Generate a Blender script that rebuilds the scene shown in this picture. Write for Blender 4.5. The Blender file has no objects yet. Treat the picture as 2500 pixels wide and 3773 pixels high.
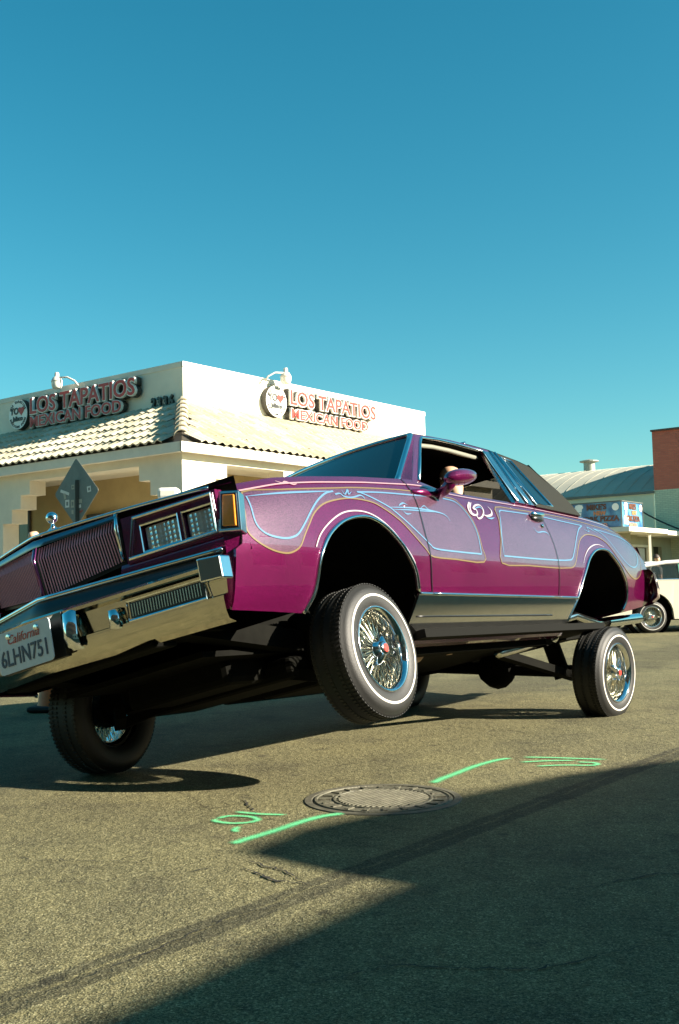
import bpy, bmesh, math, random
import numpy as np
from mathutils import Vector, Matrix
from mathutils.geometry import delaunay_2d_cdt

random.seed(7)
rad = math.radians
scene = bpy.context.scene
COL = scene.collection

# ------------------------------------------------------------------ camera
cam_data = bpy.data.cameras.new('camera')
cam_data.sensor_fit = 'VERTICAL'
cam_data.sensor_height = 36.0
cam_data.lens = 37.69
cam_data.clip_end = 2000.0
cam = bpy.data.objects.new('camera', cam_data)
COL.objects.link(cam)
PITCH, ROLL, EYE = rad(4.1), rad(1.4), 0.84
# the photographer crouches at 0.84 m, looks a little up and holds the camera a little tilted
cam.matrix_world = Matrix.Translation((0, 0, EYE)) @ Matrix.Rotation(rad(90) + PITCH, 4, 'X') @ Matrix.Rotation(-ROLL, 4, 'Z')
scene.camera = cam

# ------------------------------------------------------------------ light
SUN_EL, SUN_AZ = rad(25.0), rad(105.0)          # azimuth clockwise from +Y
world = bpy.data.worlds.new('World')
scene.world = world
world.use_nodes = True
wn, wl = world.node_tree.nodes, world.node_tree.links
bg = wn['Background']
sky = wn.new('ShaderNodeTexSky')
sky.sky_type = 'NISHITA'
sky.sun_disc = False
sky.sun_elevation = SUN_EL
sky.sun_rotation = SUN_AZ
sky.air_density = 1.0
sky.dust_density = 0.6
sky.ozone_density = 2.2
hs = wn.new('ShaderNodeHueSaturation')
hs.inputs['Saturation'].default_value = 1.38
hs.inputs['Hue'].default_value = 0.478
wl.new(sky.outputs['Color'], hs.inputs['Color'])
tint = wn.new('ShaderNodeMix'); tint.data_type = 'RGBA'; tint.blend_type = 'MULTIPLY'; tint.inputs['Factor'].default_value = 1.0
tint.inputs['B'].default_value = (0.74, 1.03, 0.90, 1)      # the film's cyan cast on the sky
wl.new(hs.outputs['Color'], tint.inputs['A'])
wl.new(tint.outputs['Result'], bg.inputs['Color'])
bg.inputs['Strength'].default_value = 0.05

sun_data = bpy.data.lights.new('sun', 'SUN')
sun_data.energy = 5.0
sun_data.angle = rad(0.5)
sun_data.color = (1.0, 0.90, 0.74)
sun = bpy.data.objects.new('sun', sun_data)
COL.objects.link(sun)
sdir = Vector((math.sin(SUN_AZ) * math.cos(SUN_EL), math.cos(SUN_AZ) * math.cos(SUN_EL), math.sin(SUN_EL)))
sun.rotation_euler = sdir.to_track_quat('Z', 'Y').to_euler()
sun.location = (20, 0, 20)

scene.view_settings.view_transform = 'Standard'
scene.view_settings.look = 'None'
scene.view_settings.gamma = 1.0
scene.view_settings.exposure = 1.75
scene.view_settings.use_curve_mapping = False
scene.render.engine = 'CYCLES'

# ------------------------------------------------------------------ helpers
def tag(o, label=None, cat=None, group=None, kind=None):
    if label: o['label'] = label
    if cat: o['category'] = cat
    if group: o['group'] = group
    if kind: o['kind'] = kind
    return o

def thing(name, label, cat, loc=(0, 0, 0), group=None, mat=None):
    o = bpy.data.objects.new(name, None)
    COL.objects.link(o)
    o.empty_display_size = 0.2
    if mat is not None: o.matrix_world = mat
    else: o.location = loc
    return tag(o, label, cat, group)

def link_mesh(name, me, mat=None, parent=None):
    o = bpy.data.objects.new(name, me)
    COL.objects.link(o)
    if mat is not None:
        me.materials.clear()
        for m in (mat if isinstance(mat, (list, tuple)) else [mat]): me.materials.append(m)
    if parent is not None: o.parent = parent
    return o

def mesh_of(name, verts, faces, smooth=False):
    me = bpy.data.meshes.new(name)
    me.from_pydata([tuple(v) for v in verts], [], [tuple(f) for f in faces])
    if smooth:
        me.polygons.foreach_set('use_smooth', [True] * len(me.polygons))
    me.update()
    return me

def obj(name, verts, faces, mat, parent=None, smooth=False):
    return link_mesh(name, mesh_of(name, verts, faces, smooth), mat, parent)

class MB:
    """collects shapes into one mesh"""
    def __init__(s): s.v = []; s.f = []
    def add(s, verts, faces):
        b = len(s.v); s.v += [tuple(v) for v in verts]; s.f += [tuple(i + b for i in f) for f in faces]; return s
    def box(s, lo, hi):
        x0, y0, z0 = lo; x1, y1, z1 = hi
        return s.add([(x0,y0,z0),(x1,y0,z0),(x1,y1,z0),(x0,y1,z0),(x0,y0,z1),(x1,y0,z1),(x1,y1,z1),(x0,y1,z1)],
                     [(0,3,2,1),(4,5,6,7),(0,1,5,4),(1,2,6,5),(2,3,7,6),(3,0,4,7)])
    def bar(s, a, b, w, h, up=(0,0,1)):
        a = Vector(a); b = Vector(b); d = (b - a).normalized(); up = Vector(up)
        r = d.cross(up)
        if r.length < 1e-4: r = d.cross(Vector((1, 0, 0)))
        r.normalize(); u = r.cross(d)
        q = [(-w/2,-h/2),(w/2,-h/2),(w/2,h/2),(-w/2,h/2)]
        vs = [a + r*i + u*j for i, j in q] + [b + r*i + u*j for i, j in q]
        return s.add(vs, [(0,3,2,1),(4,5,6,7),(0,1,5,4),(1,2,6,5),(2,3,7,6),(3,0,4,7)])
    def tube(s, pts, r, n=8, closed=False, cap=True):
        pts = [Vector(p) for p in pts]; m = len(pts); rs = r if isinstance(r, (list, tuple)) else [r] * m
        rings = []; prev = None
        for i in range(m):
            if closed: d = pts[(i+1) % m] - pts[i-1]
            else: d = pts[min(i+1, m-1)] - pts[max(i-1, 0)]
            d.normalize()
            if prev is None:
                u = d.cross(Vector((0, 0, 1)))
                if u.length < 1e-3: u = d.cross(Vector((1, 0, 0)))
            else: u = prev - d * prev.dot(d)
            u.normalize(); prev = u; w = d.cross(u)
            rings.append([pts[i] + (u * math.cos(2*math.pi*k/n) + w * math.sin(2*math.pi*k/n)) * rs[i] for k in range(n)])
        vs = [v for rg in rings for v in rg]; fs = []
        for i in range(m if closed else m - 1):
            j = (i + 1) % m
            for k in range(n):
                l = (k + 1) % n
                fs.append((i*n + k, i*n + l, j*n + l, j*n + k))
        if cap and not closed:
            fs.append(tuple(range(n))[::-1]); fs.append(tuple((m-1)*n + k for k in range(n)))
        return s.add(vs, fs)
    def lathe(s, prof, n=48, axis='z', c=(0, 0, 0), closed=False):
        """prof: list of (radius, height along the axis)"""
        vs = []; fs = []; m = len(prof)
        for k in range(n):
            a = 2 * math.pi * k / n; ca, sa = math.cos(a), math.sin(a)
            for r, h in prof:
                p = {'z': (r*ca, r*sa, h), 'y': (r*ca, h, -r*sa), 'x': (h, r*ca, r*sa)}[axis]
                vs.append((p[0]+c[0], p[1]+c[1], p[2]+c[2]))
        for k in range(n):
            l = (k + 1) % n
            for i in range(m if closed else m - 1):
                j = (i + 1) % m
                fs.append((k*m + i, l*m + i, l*m + j, k*m + j))
        return s.add(vs, fs)
    def grid(s, rows):
        n = len(rows[0]); vs = [p for r in rows for p in r]; fs = []
        for i in range(len(rows) - 1):
            for j in range(n - 1):
                fs.append((i*n + j, i*n + j + 1, (i+1)*n + j + 1, (i+1)*n + j))
        return s.add(vs, fs)
    def build(s, name, mat, parent=None, smooth=False):
        return obj(name, s.v, s.f, mat, parent, smooth)

def bevel(o, w=0.01, seg=2):
    m = o.modifiers.new('bevel', 'BEVEL'); m.width = w; m.segments = seg; m.limit_method = 'ANGLE'; m.angle_limit = rad(40)
    return o

def smooth_by_angle(o, deg=35):
    me = o.data
    me.polygons.foreach_set('use_smooth', [True] * len(me.polygons))
    bm = bmesh.new(); bm.from_mesh(me)
    lim = rad(deg)
    for e in bm.edges:
        if len(e.link_faces) == 2:
            e.smooth = e.calc_face_angle(0) < lim
        else: e.smooth = False
    bm.to_mesh(me); bm.free()
    return o

def inside(p, poly):
    x, y = p; c = False; n = len(poly); j = n - 1
    for i in range(n):
        xi, yi = poly[i]; xj, yj = poly[j]
        if (yi > y) != (yj > y) and x < (xj - xi) * (y - yi) / (yj - yi) + xi: c = not c
        j = i
    return c

def densify(poly, d, closed=True):
    out = []; n = len(poly)
    for i in range(n if closed else n - 1):
        a = poly[i]; b = poly[(i + 1) % n]
        L = math.hypot(b[0]-a[0], b[1]-a[1]); k = max(1, int(math.ceil(L / d)))
        for t in range(k): out.append((a[0] + (b[0]-a[0])*t/k, a[1] + (b[1]-a[1])*t/k))
    if not closed: out.append(tuple(poly[-1]))
    return out

def spline(pts, k=6, closed=False):
    """Catmull-Rom through points"""
    P = [np.array(p, float) for p in pts]; n = len(P); out = []
    if closed and np.allclose(P[0], P[-1]): P = P[:-1]; n -= 1
    for i in range(n if closed else n - 1):
        p0 = P[(i-1) % n] if closed or i > 0 else P[0]*2 - P[1]
        p1 = P[i]; p2 = P[(i+1) % n]
        p3 = P[(i+2) % n] if closed or i + 2 < n else P[-1]*2 - P[-2]
        for t in np.linspace(0, 1, k, endpoint=False):
            out.append(tuple(0.5*((2*p1) + (-p0+p2)*t + (2*p0-5*p1+4*p2-p3)*t*t + (-p0+3*p1-3*p2+p3)*t**3)))
    out.append(out[0] if closed else tuple(P[-1]))
    if closed: out.pop()
    return out

def area2(poly):
    return sum(poly[i][0]*poly[(i+1) % len(poly)][1] - poly[(i+1) % len(poly)][0]*poly[i][1] for i in range(len(poly)))

def cdt(outer, holes=(), step=None):
    """triangulate a polygon with holes, optional interior grid -> (points, triangles ccw, loops)"""
    loops = [list(outer)] + [list(h) for h in holes]
    pts = []; edges = []
    for lp in loops:
        b = len(pts); pts += [Vector((p[0], p[1])) for p in lp]
        edges += [(b + i, b + (i + 1) % len(lp)) for i in range(len(lp))]
    if step:
        xs = [p[0] for p in outer]; ys_ = [p[1] for p in outer]
        bp = np.array([[p[0], p[1]] for p in pts])
        nx = int((max(xs) - min(xs)) / step); ny = int((max(ys_) - min(ys_)) / step)
        for i in range(1, nx + 1):
            for j in range(1, ny + 1):
                q = (min(xs) + i*step, min(ys_) + j*step)
                if inside(q, outer) and not any(inside(q, h) for h in holes):
                    if ((bp - q)**2).sum(1).min() > (0.45*step)**2: pts.append(Vector(q))
    r = delaunay_2d_cdt(pts, edges, [], 0, 1e-6)
    V = [(p.x, p.y) for p in r[0]]; T = []
    for f in r[2]:
        c = (sum(V[i][0] for i in f)/3, sum(V[i][1] for i in f)/3)
        if inside(c, outer) and not any(inside(c, h) for h in holes):
            a = area2([V[i] for i in f])
            if abs(a) > 1e-12: T.append(tuple(f) if a > 0 else tuple(f)[::-1])
    return V, T

def prism(name, outer, holes, to3, d0, d1, mat, parent=None, step=None):
    """plate: polygon (u,v) -> to3(u,v,d), front at d1, back at d0"""
    V, T = cdt(outer, holes, step)
    n = len(V); vs = [to3(u, v, d1) for u, v in V] + [to3(u, v, d0) for u, v in V]
    fs = list(T) + [tuple(i + n for i in t[::-1]) for t in T]
    cnt = {}
    for t in T:
        for k in range(3):
            a, b = t[k], t[(k + 1) % 3]; cnt[(a, b)] = 1
    for (a, b) in cnt:
        if (b, a) not in cnt: fs.append((b, a, a + n, b + n))
    o = obj(name, vs, fs, mat, parent)
    return o

# ------------------------------------------------------------------ materials
MATS = {}
def pbr(name, col, rough=0.5, metal=0.0, coat=0.0, noise=None, bump=None, spec=0.5, alpha=1.0, emit=None, estr=0.0, trans=0.0, coat_rough=0.04):
    if name in MATS: return MATS[name]
    m = bpy.data.materials.new(name); m.use_nodes = True
    nt = m.node_tree; b = nt.nodes['Principled BSDF']
    b.inputs['Base Color'].default_value = (*col, 1)
    b.inputs['Roughness'].default_value = rough
    b.inputs['Metallic'].default_value = metal
    b.inputs['Coat Weight'].default_value = coat
    b.inputs['Coat Roughness'].default_value = coat_rough
    b.inputs['Specular IOR Level'].default_value = spec
    b.inputs['Alpha'].default_value = alpha
    b.inputs['Transmission Weight'].default_value = trans
    if emit:
        b.inputs['Emission Color'].default_value = (*emit, 1); b.inputs['Emission Strength'].default_value = estr
    tc = None
    if noise or bump:
        tc = nt.nodes.new('ShaderNodeTexCoord')
    if noise:                                   # (scale, dark factor, light factor[, detail])
        n = nt.nodes.new('ShaderNodeTexNoise'); n.inputs['Scale'].default_value = noise[0]
        n.inputs['Detail'].default_value = noise[3] if len(noise) > 3 else 6
        n.inputs['Roughness'].default_value = 0.65
        nt.links.new(tc.outputs['Object'], n.inputs['Vector'])
        r = nt.nodes.new('ShaderNodeValToRGB')
        r.color_ramp.elements[0].position = 0.3; r.color_ramp.elements[1].position = 0.7
        r.color_ramp.elements[0].color = (*[c*noise[1] for c in col], 1)
        r.color_ramp.elements[1].color = (*[min(1, c*noise[2]) for c in col], 1)
        nt.links.new(n.outputs['Fac'], r.inputs['Fac']); nt.links.new(r.outputs['Color'], b.inputs['Base Color'])
    if bump:                                    # (scale, strength)
        n = nt.nodes.new('ShaderNodeTexNoise'); n.inputs['Scale'].default_value = bump[0]; n.inputs['Detail'].default_value = 5
        nt.links.new(tc.outputs['Object'], n.inputs['Vector'])
        bp = nt.nodes.new('ShaderNodeBump'); bp.inputs['Strength'].default_value = bump[1]; bp.inputs['Distance'].default_value = 0.01
        nt.links.new(n.outputs['Fac'], bp.inputs['Height']); nt.links.new(bp.outputs['Normal'], b.inputs['Normal'])
    MATS[name] = m
    return m

# ================================================================== the setting
STREET = Vector((0.60876, 0.79335, 0))            # direction of the street the car stands in
CROSS = Vector((-0.79335, 0.60876, 0))            # direction of the cross street
N_R = -CROSS                                      # outward normal of facades along the street
N_L = -STREET                                     # outward normal of facades along the cross street

def asphalt_material():
    m = bpy.data.materials.new('asphalt'); m.use_nodes = True
    nt = m.node_tree; N = nt.nodes.new; L = nt.links.new
    b = nt.nodes['Principled BSDF']; b.inputs['Roughness'].default_value = 0.9
    b.inputs['Specular IOR Level'].default_value = 0.25
    tc = N('ShaderNodeTexCoord')
    def noise(sc, det=3, ro=0.6):
        n = N('ShaderNodeTexNoise'); n.inputs['Scale'].default_value = sc; n.inputs['Detail'].default_value = det
        n.inputs['Roughness'].default_value = ro; L(tc.outputs['Object'], n.inputs['Vector']); return n.outputs['Fac']
    def ramp(src, stops):
        r = N('ShaderNodeValToRGB'); e = r.color_ramp.elements
        while len(e) < len(stops): e.new(0.5)
        for k, (p, c) in enumerate(stops): e[k].position = p; e[k].color = (*c, 1)
        L(src, r.inputs['Fac']); return r.outputs['Color']
    def mix(kind, a, bb, fac=1.0):
        x = N('ShaderNodeMix'); x.data_type = 'RGBA'; x.blend_type = kind
        if isinstance(fac, (int, float)): x.inputs['Factor'].default_value = fac
        else: L(fac, x.inputs['Factor'])
        for s, v in ((x.inputs['A'], a), (x.inputs['B'], bb)):
            if isinstance(v, tuple): s.default_value = (*v, 1)
            else: L(v, s)
        return x.outputs['Result']
    # aggregate: voronoi stones of different grey in a dark binder
    vo = N('ShaderNodeTexVoronoi'); vo.inputs['Scale'].default_value = 210; L(tc.outputs['Object'], vo.inputs['Vector'])
    sep = N('ShaderNodeSeparateColor'); L(vo.outputs['Color'], sep.inputs['Color'])
    stones = ramp(sep.outputs[0], [(0.0, (0.080, 0.073, 0.036)), (0.45, (0.130, 0.120, 0.060)), (0.8, (0.178, 0.165, 0.086)), (1.0, (0.28, 0.26, 0.15))])
    vo2 = N('ShaderNodeTexVoronoi'); vo2.inputs['Scale'].default_value = 420; L(tc.outputs['Object'], vo2.inputs['Vector'])
    sep2 = N('ShaderNodeSeparateColor'); L(vo2.outputs['Color'], sep2.inputs['Color'])
    fine = ramp(sep2.outputs[0], [(0.0, (0.45, 0.45, 0.45)), (1.0, (1.45, 1.45, 1.45))])
    col = mix('MULTIPLY', stones, fine)
    col = mix('MULTIPLY', col, ramp(noise(1.1, 5), [(0.3, (0.78, 0.78, 0.80)), (0.7, (1.18, 1.16, 1.1))]))
    col = mix('MULTIPLY', col, ramp(noise(9, 4), [(0.35, (0.86, 0.86, 0.86)), (0.7, (1.1, 1.1, 1.1))]))
    # worn patches, oil stains and paler traffic polish
    col = mix('MULTIPLY', col, ramp(noise(2.6, 8, 0.7), [(0.52, (1, 1, 1)), (0.62, (0.74, 0.74, 0.77))]))
    col = mix('MULTIPLY', col, ramp(noise(5.5, 6, 0.7), [(0.61, (1, 1, 1)), (0.66, (0.58, 0.58, 0.62))]))
    col = mix('MULTIPLY', col, ramp(noise(26, 3, 0.6), [(0.70, (1, 1, 1)), (0.78, (1.35, 1.32, 1.25))]))
    # fine crack network, present only in places
    nz = N('ShaderNodeTexNoise'); nz.inputs['Scale'].default_value = 3.0; nz.inputs['Detail'].default_value = 6; L(tc.outputs['Object'], nz.inputs['Vector'])
    va = N('ShaderNodeVectorMath'); va.operation = 'MULTIPLY_ADD'; L(nz.outputs['Color'], va.inputs[0]); va.inputs[1].default_value = (.35, .35, 0); L(tc.outputs['Object'], va.inputs[2])
    ve = N('ShaderNodeTexVoronoi'); ve.feature = 'DISTANCE_TO_EDGE'; ve.inputs['Scale'].default_value = 0.95; L(va.outputs[0], ve.inputs['Vector'])
    cr = ramp(ve.outputs['Distance'], [(0.0, (1, 1, 1)), (0.0055, (0, 0, 0))])
    ms = ramp(noise(0.9, 3), [(0.50, (0, 0, 0)), (0.60, (1, 1, 1))])
    col = mix('MULTIPLY', col, (0.28, 0.27, 0.25), mix('MULTIPLY', cr, ms))
    # sealed band along the street
    dot = N('ShaderNodeVectorMath'); dot.operation = 'DOT_PRODUCT'; L(tc.outputs['Object'], dot.inputs[0]); dot.inputs[1].default_value = (0.79335, -0.60876, 0)
    def band(centre, half, wob, soft):
        a = N('ShaderNodeMath'); a.operation = 'SUBTRACT'; L(dot.outputs['Value'], a.inputs[0]); a.inputs[1].default_value = centre
        w = N('ShaderNodeMath'); w.operation = 'MULTIPLY_ADD'; L(noise(7, 6, 0.75), w.inputs[0]); w.inputs[1].default_value = wob; w.inputs[2].default_value = -wob/2
        s = N('ShaderNodeMath'); s.operation = 'ADD'; L(a.outputs[0], s.inputs[0]); L(w.outputs[0], s.inputs[1])
        ab = N('ShaderNodeMath'); ab.operation = 'ABSOLUTE'; L(s.outputs[0], ab.inputs[0])
        mr = N('ShaderNodeMapRange'); mr.interpolation_type = 'SMOOTHSTEP'; L(ab.outputs[0], mr.inputs['Value'])
        mr.inputs['From Min'].default_value = half; mr.inputs['From Max'].default_value = half + soft
        mr.inputs['To Min'].default_value = 1; mr.inputs['To Max'].default_value = 0
        return mr.outputs['Result']
    col = mix('MULTIPLY', col, (0.50, 0.51, 0.55), band(-1.958, 0.05, 0.05, 0.02))
    col = mix('MULTIPLY', col, (1.7, 1.65, 1.5), band(-1.966, 0.0015, 0.07, 0.006))
    col = mix('MULTIPLY', col, (0.72, 0.72, 0.74), band(-4.6, 0.35, 0.5, 0.4))
    L(col, b.inputs['Base Color'])
    bp = N('ShaderNodeBump'); bp.inputs['Strength'].default_value = 0.6; bp.inputs['Distance'].default_value = 0.003
    L(vo.outputs['Distance'], bp.inputs['Height'])
    bp2 = N('ShaderNodeBump'); bp2.inputs['Strength'].default_value = 0.5; bp2.inputs['Distance'].default_value = 0.02
    L(noise(30, 4), bp2.inputs['Height']); L(bp.outputs['Normal'], bp2.inputs['Normal'])
    L(bp2.outputs['Normal'], b.inputs['Normal'])
    return m

ASPHALT = asphalt_material()
tag(obj('road', [(-400,-200,0),(400,-200,0),(400,700,0),(-400,700,0)], [(0,1,2,3)], ASPHALT), kind='structure')

CONCRETE = pbr('concrete', (0.42, 0.40, 0.34), 0.9, noise=(3, 0.8, 1.12), bump=(60, 0.3))
CORNER = Vector((-2.494, 17.0, 0))
def PL(s, z, o=0.0): return CORNER + CROSS*s + N_L*o + Vector((0, 0, z))      # left (cross street) facade
def PR(s, z, o=0.0): return CORNER + STREET*s + N_R*o + Vector((0, 0, z))     # right (street) facade

# pavement round the restaurant: slabs with joints over a kerb
def pavement():
    mb = MB()
    # kerb ring 2.6 m in front of both facades
    a = CORNER + N_L*2.6 + N_R*2.6
    b1 = a + CROSS*26; b2 = a + STREET*14; inn = CORNER + CROSS*26 + STREET*14
    h = 0.13
    top = [a, b2, inn, b1]
    vs = [p + Vector((0, 0, h)) for p in top] + [p.copy() for p in top]
    mb.add(vs, [(0,1,2,3),(0,4,5,1),(3,7,4,0),(1,5,6,2),(2,6,7,3)])
    o = tag(mb.build('pavement', CONCRETE), kind='structure')
    jm = pbr('kerb_stone', (0.48, 0.46, 0.40), 0.9, noise=(6, 0.8, 1.1))
    n = 0
    for (p, d) in ((a, CROSS), (a, STREET)):
        for k in range(8):
            q = MB()
            s0 = p + d*(k*1.5 + 0.17); s1 = p + d*(k*1.5 + 1.66)
            nrm = N_L if d == CROSS else N_R
            q.bar(s0 - nrm*0.07 + Vector((0,0,0.071)), s1 - nrm*0.07 + Vector((0,0,0.071)), 0.16, 0.15)
            bevel(q.build('kerb_stone', jm, o), 0.015, 2)
pavement()

# ------------------------------------------------------------------ restaurant
STUCCO = pbr('cream_stucco', (0.80, 0.73, 0.58), 0.9, noise=(1.4, 0.86, 1.05, 9), bump=(90, 0.25))
STUCCO2 = pbr('parapet_stucco', (0.87, 0.81, 0.66), 0.9, noise=(1.1, 0.86, 1.05, 9), bump=(90, 0.2))
TRIM = pbr('fascia_board', (0.78, 0.73, 0.62), 0.75, noise=(5, 0.92, 1.05))
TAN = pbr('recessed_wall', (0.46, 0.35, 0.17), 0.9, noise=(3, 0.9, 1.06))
DARK = pbr('dark_glass', (0.02, 0.022, 0.02), 0.08)
FRAME = pbr('dark_frame', (0.05, 0.045, 0.035), 0.5)

rest = thing('restaurant_building', 'cream stucco corner restaurant with parapet signs and tiled mansard roof', 'building', CORNER)
def rp(o): o.matrix_parent_inverse = Matrix.Translation(-CORNER); return o
def stepped(s0, s1, z0, ztop, st=0.25, n=3, w=0.27):
    """opening with corbelled upper corners, going round counter-clockwise in (s,z)"""
    pts = [(s0, z0), (s1, z0)]
    z = ztop - st*n; x = s1
    pts.append((x, z))
    for k in range(n): x -= w; pts.append((x, z)); z += st; pts.append((x, z))
    x = s0 + w*n; pts.append((x, ztop)); z = ztop
    for k in range(n): z -= st; pts.append((x, z)); x -= w; pts.append((x, z))
    return pts[:-1] if pts[-1] == pts[0] else pts
LEN_L, LEN_R = 14.0, 9.96
# lower walls with stepped openings (arcade)
rp(prism('wall', [(0.0, 0.13), (LEN_L, 0.13), (LEN_L, 3.12), (0.0, 3.12)],
      [stepped(0.20, 4.75, 0.35, 2.94), stepped(5.6, 10.6, 0.35, 2.94)], lambda s, z, d: PL(s, z, d), -0.35, 0.0, STUCCO, rest))
rp(prism('wall', [(0.002, 0.13), (LEN_R, 0.13), (LEN_R, 3.12), (0.002, 3.12)],
      [stepped(0.22, 3.3, 0.35, 2.95), stepped(4.0, 7.4, 0.35, 2.95)], lambda s, z, d: PR(s, z, d), -0.35, 0.002, STUCCO, rest))
# recessed walls behind the arcade
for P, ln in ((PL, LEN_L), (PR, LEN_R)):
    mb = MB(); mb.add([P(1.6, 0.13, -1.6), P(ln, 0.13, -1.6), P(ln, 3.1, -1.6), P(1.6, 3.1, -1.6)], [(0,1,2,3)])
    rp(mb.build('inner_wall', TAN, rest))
mb = MB(); mb.add([PL(0.36, 3.05, -0.36), PL(LEN_L, 3.05, -0.36), PL(LEN_L, 3.05, -1.6), PL(0.36, 3.05, -1.6)], [(0,1,2,3)])
mb.add([PR(0.36, 3.05, -0.36), PR(LEN_R, 3.05, -0.36), PR(LEN_R, 3.05, -1.6), PR(0.36, 3.05, -1.6)], [(0,1,2,3)])
rp(mb.build('arcade_ceiling', STUCCO, rest))
# shop doors and windows in the recessed wall
POSTER = [pbr('poster_red', (0.35, 0.03, 0.02), 0.6, noise=(9, 0.4, 1.5)), pbr('poster_cream', (0.55, 0.47, 0.30), 0.6, noise=(7, 0.5, 1.2)), pbr('poster_green', (0.08, 0.16, 0.06), 0.6, noise=(8, 0.5, 1.8))]
def shop_window(P, s0, s1, z0, z1, o=-1.59, posters=True):
    mb = MB()
    f = 0.06
    for a, b, c, d in ((s0, s1, z1 - f, z1), (s0, s1, z0, z0 + f), (s0, s0 + f, z0, z1), (s1 - f, s1, z0, z1), ((s0+s1)/2 - f/2, (s0+s1)/2 + f/2, z0, z1)):
        q = [(a, c), (b, c), (b, d), (a, d)]
        mb.add([P(s, z, o) for s, z in q] + [P(s, z, o + 0.05) for s, z in q], [(4,5,6,7),(0,1,5,4),(1,2,6,5),(2,3,7,6),(3,0,4,7)])
    w = rp(mb.build('window', FRAME, rest))
    g = MB(); g.add([P(s0, z0, o + 0.02), P(s1, z0, o + 0.02), P(s1, z1, o + 0.02), P(s0, z1, o + 0.02)], [(0,1,2,3)])
    pane = g.build('pane', DARK, w)
    if posters:
        rr = random.Random(int(s0 * 100))
        x = s0 + 0.12
        while x < s1 - 0.3:
            ww = rr.uniform(0.2, 0.4); zz = rr.uniform(z0 + 0.3, z1 - 0.7); hh = rr.uniform(0.3, 0.55)
            g = MB(); g.add([P(x, zz, o + 0.03), P(x + ww, zz, o + 0.03), P(x + ww, zz + hh, o + 0.03), P(x, zz + hh, o + 0.03)], [(0,1,2,3)])
            g.build('poster', rr.choice(POSTER), w); x += ww + rr.uniform(0.05, 0.5)
shop_window(PL, 6.05, 6.95, 0.2, 2.62)
shop_window(PL, 2.9, 4.25, 0.9, 2.40)
shop_window(PL, 8.0, 9.8, 0.9, 2.4)
shop_window(PR, 2.2, 4.4, 0.9, 2.4)
shop_window(PR, 5.2, 7.2, 0.9, 2.4)
# fascia boards and soffit
for P, ln, e in ((PL, LEN_L, 0.0), (PR, LEN_R, 0.003)):
    mb = MB(); a, b = -0.2, 0.20
    q = [(a, 3.06), (ln, 3.06), (ln, 3.22), (a, 3.22)]
    mb.add([P(s, z, 0.16 - e) for s, z in q] + [P(s, z, 0.20 + e) for s, z in q], [(4,5,6,7),(0,1,5,4),(2,3,7,6),(3,0,4,7),(1,2,6,5)])
    rp(mb.build('fascia', TRIM, rest))
    mb = MB(); mb.add([P(-0.16, 3.075 + e, 0.16), P(ln, 3.075 + e, 0.16), P(ln, 3.075 + e, 0), P(0, 3.075 + e, 0)], [(3,2,1,0)])
    rp(mb.build('soffit', STUCCO, rest))
# tiled mansard
TILE = []
for k, c in enumerate([(0.52, 0.46, 0.33), (0.46, 0.41, 0.29), (0.58, 0.52, 0.40), (0.42, 0.38, 0.26)]):
    TILE.append(pbr('roof_tile_%d' % k, c, 0.85, noise=(14, 0.8, 1.1)))
SLOPE0 = (0.24, 3.215); SLOPE1 = (-1.80, 4.30)        # (offset, z) of eave and head of the slope
sl = Vector((SLOPE1[0] - SLOPE0[0], SLOPE1[1] - SLOPE0[1])); SL = sl.length
ROWS = 6; EXPO = SL / ROWS; TW = 0.19
def tile_mesh(u_dir, o_dir, tw, length):
    """one S-tile; local x along the eave, y up the slope, z out of it"""
    sx = sl.x / SL; sz = sl.y / SL
    up = o_dir * sx + Vector((0, 0, sz)); nrm = (o_dir * sz - Vector((0, 0, sx)))
    prof = []
    n = 9
    for i in range(n):
        t = i / (n - 1)
        prof.append((t * tw, 0.042 * (0.5 - 0.5 * math.cos(2 * math.pi * t)) + 0.006))
    vs = []; fs = []
    for j, (v, lift) in enumerate(((0.0, 0.034), (length * 1.12, 0.0))):
        for x, h in prof: vs.append(u_dir * x + up * v + nrm * (h + lift))
    for i in range(n - 1): fs.append((i, i + 1, n + i + 1, n + i))
    b = len(vs)
    for x, h in prof: vs.append(u_dir * x + nrm * (h + 0.034 - 0.026))
    for i in range(n - 1): fs.append((i, b + i, b + i + 1, i + 1))
    return vs, fs, up
spots = []
for side, (dirv, nrm, ln) in enumerate(((CROSS, N_L, 11.0), (STREET, N_R, LEN_R))):
    for r in range(ROWS):
        ncol = int(ln / TW)
        for c in range(-1, ncol):
            s = c * TW + (TW * 0.5 if False else 0)
            if s < (-0.16 + 1.96 * (r + 0.5) / ROWS): continue
            spots.append((side, r, c, s))
base_tiles = []
for side, (dirv, nrm) in enumerate(((CROSS, N_L), (STREET, N_R))):
    v, f, up = tile_mesh(dirv, nrm, TW, EXPO)
    if side == 0: f = [t for t in f]
    else: f = [t[::-1] for t in f]
    base_tiles.append((v, f, up, [mesh_of('tile', v, f) for _ in TILE]))
for side in range(2):
    for k, me in enumerate(base_tiles[side][3]): me.materials.append(TILE[k])
def tile_origin(side, r, s):
    dirv, nrm = ((CROSS, N_L), (STREET, N_R))[side]
    return CORNER + dirv * s + nrm * SLOPE0[0] + Vector((0, 0, SLOPE0[1])) + base_tiles[side][2] * (EXPO * r)
near = sorted(spots, key=lambda t: (0 if (t[0] == 0 and t[3] < 6.0) or (t[0] == 1 and t[3] < 4.6) else 1, t[3]))
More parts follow.
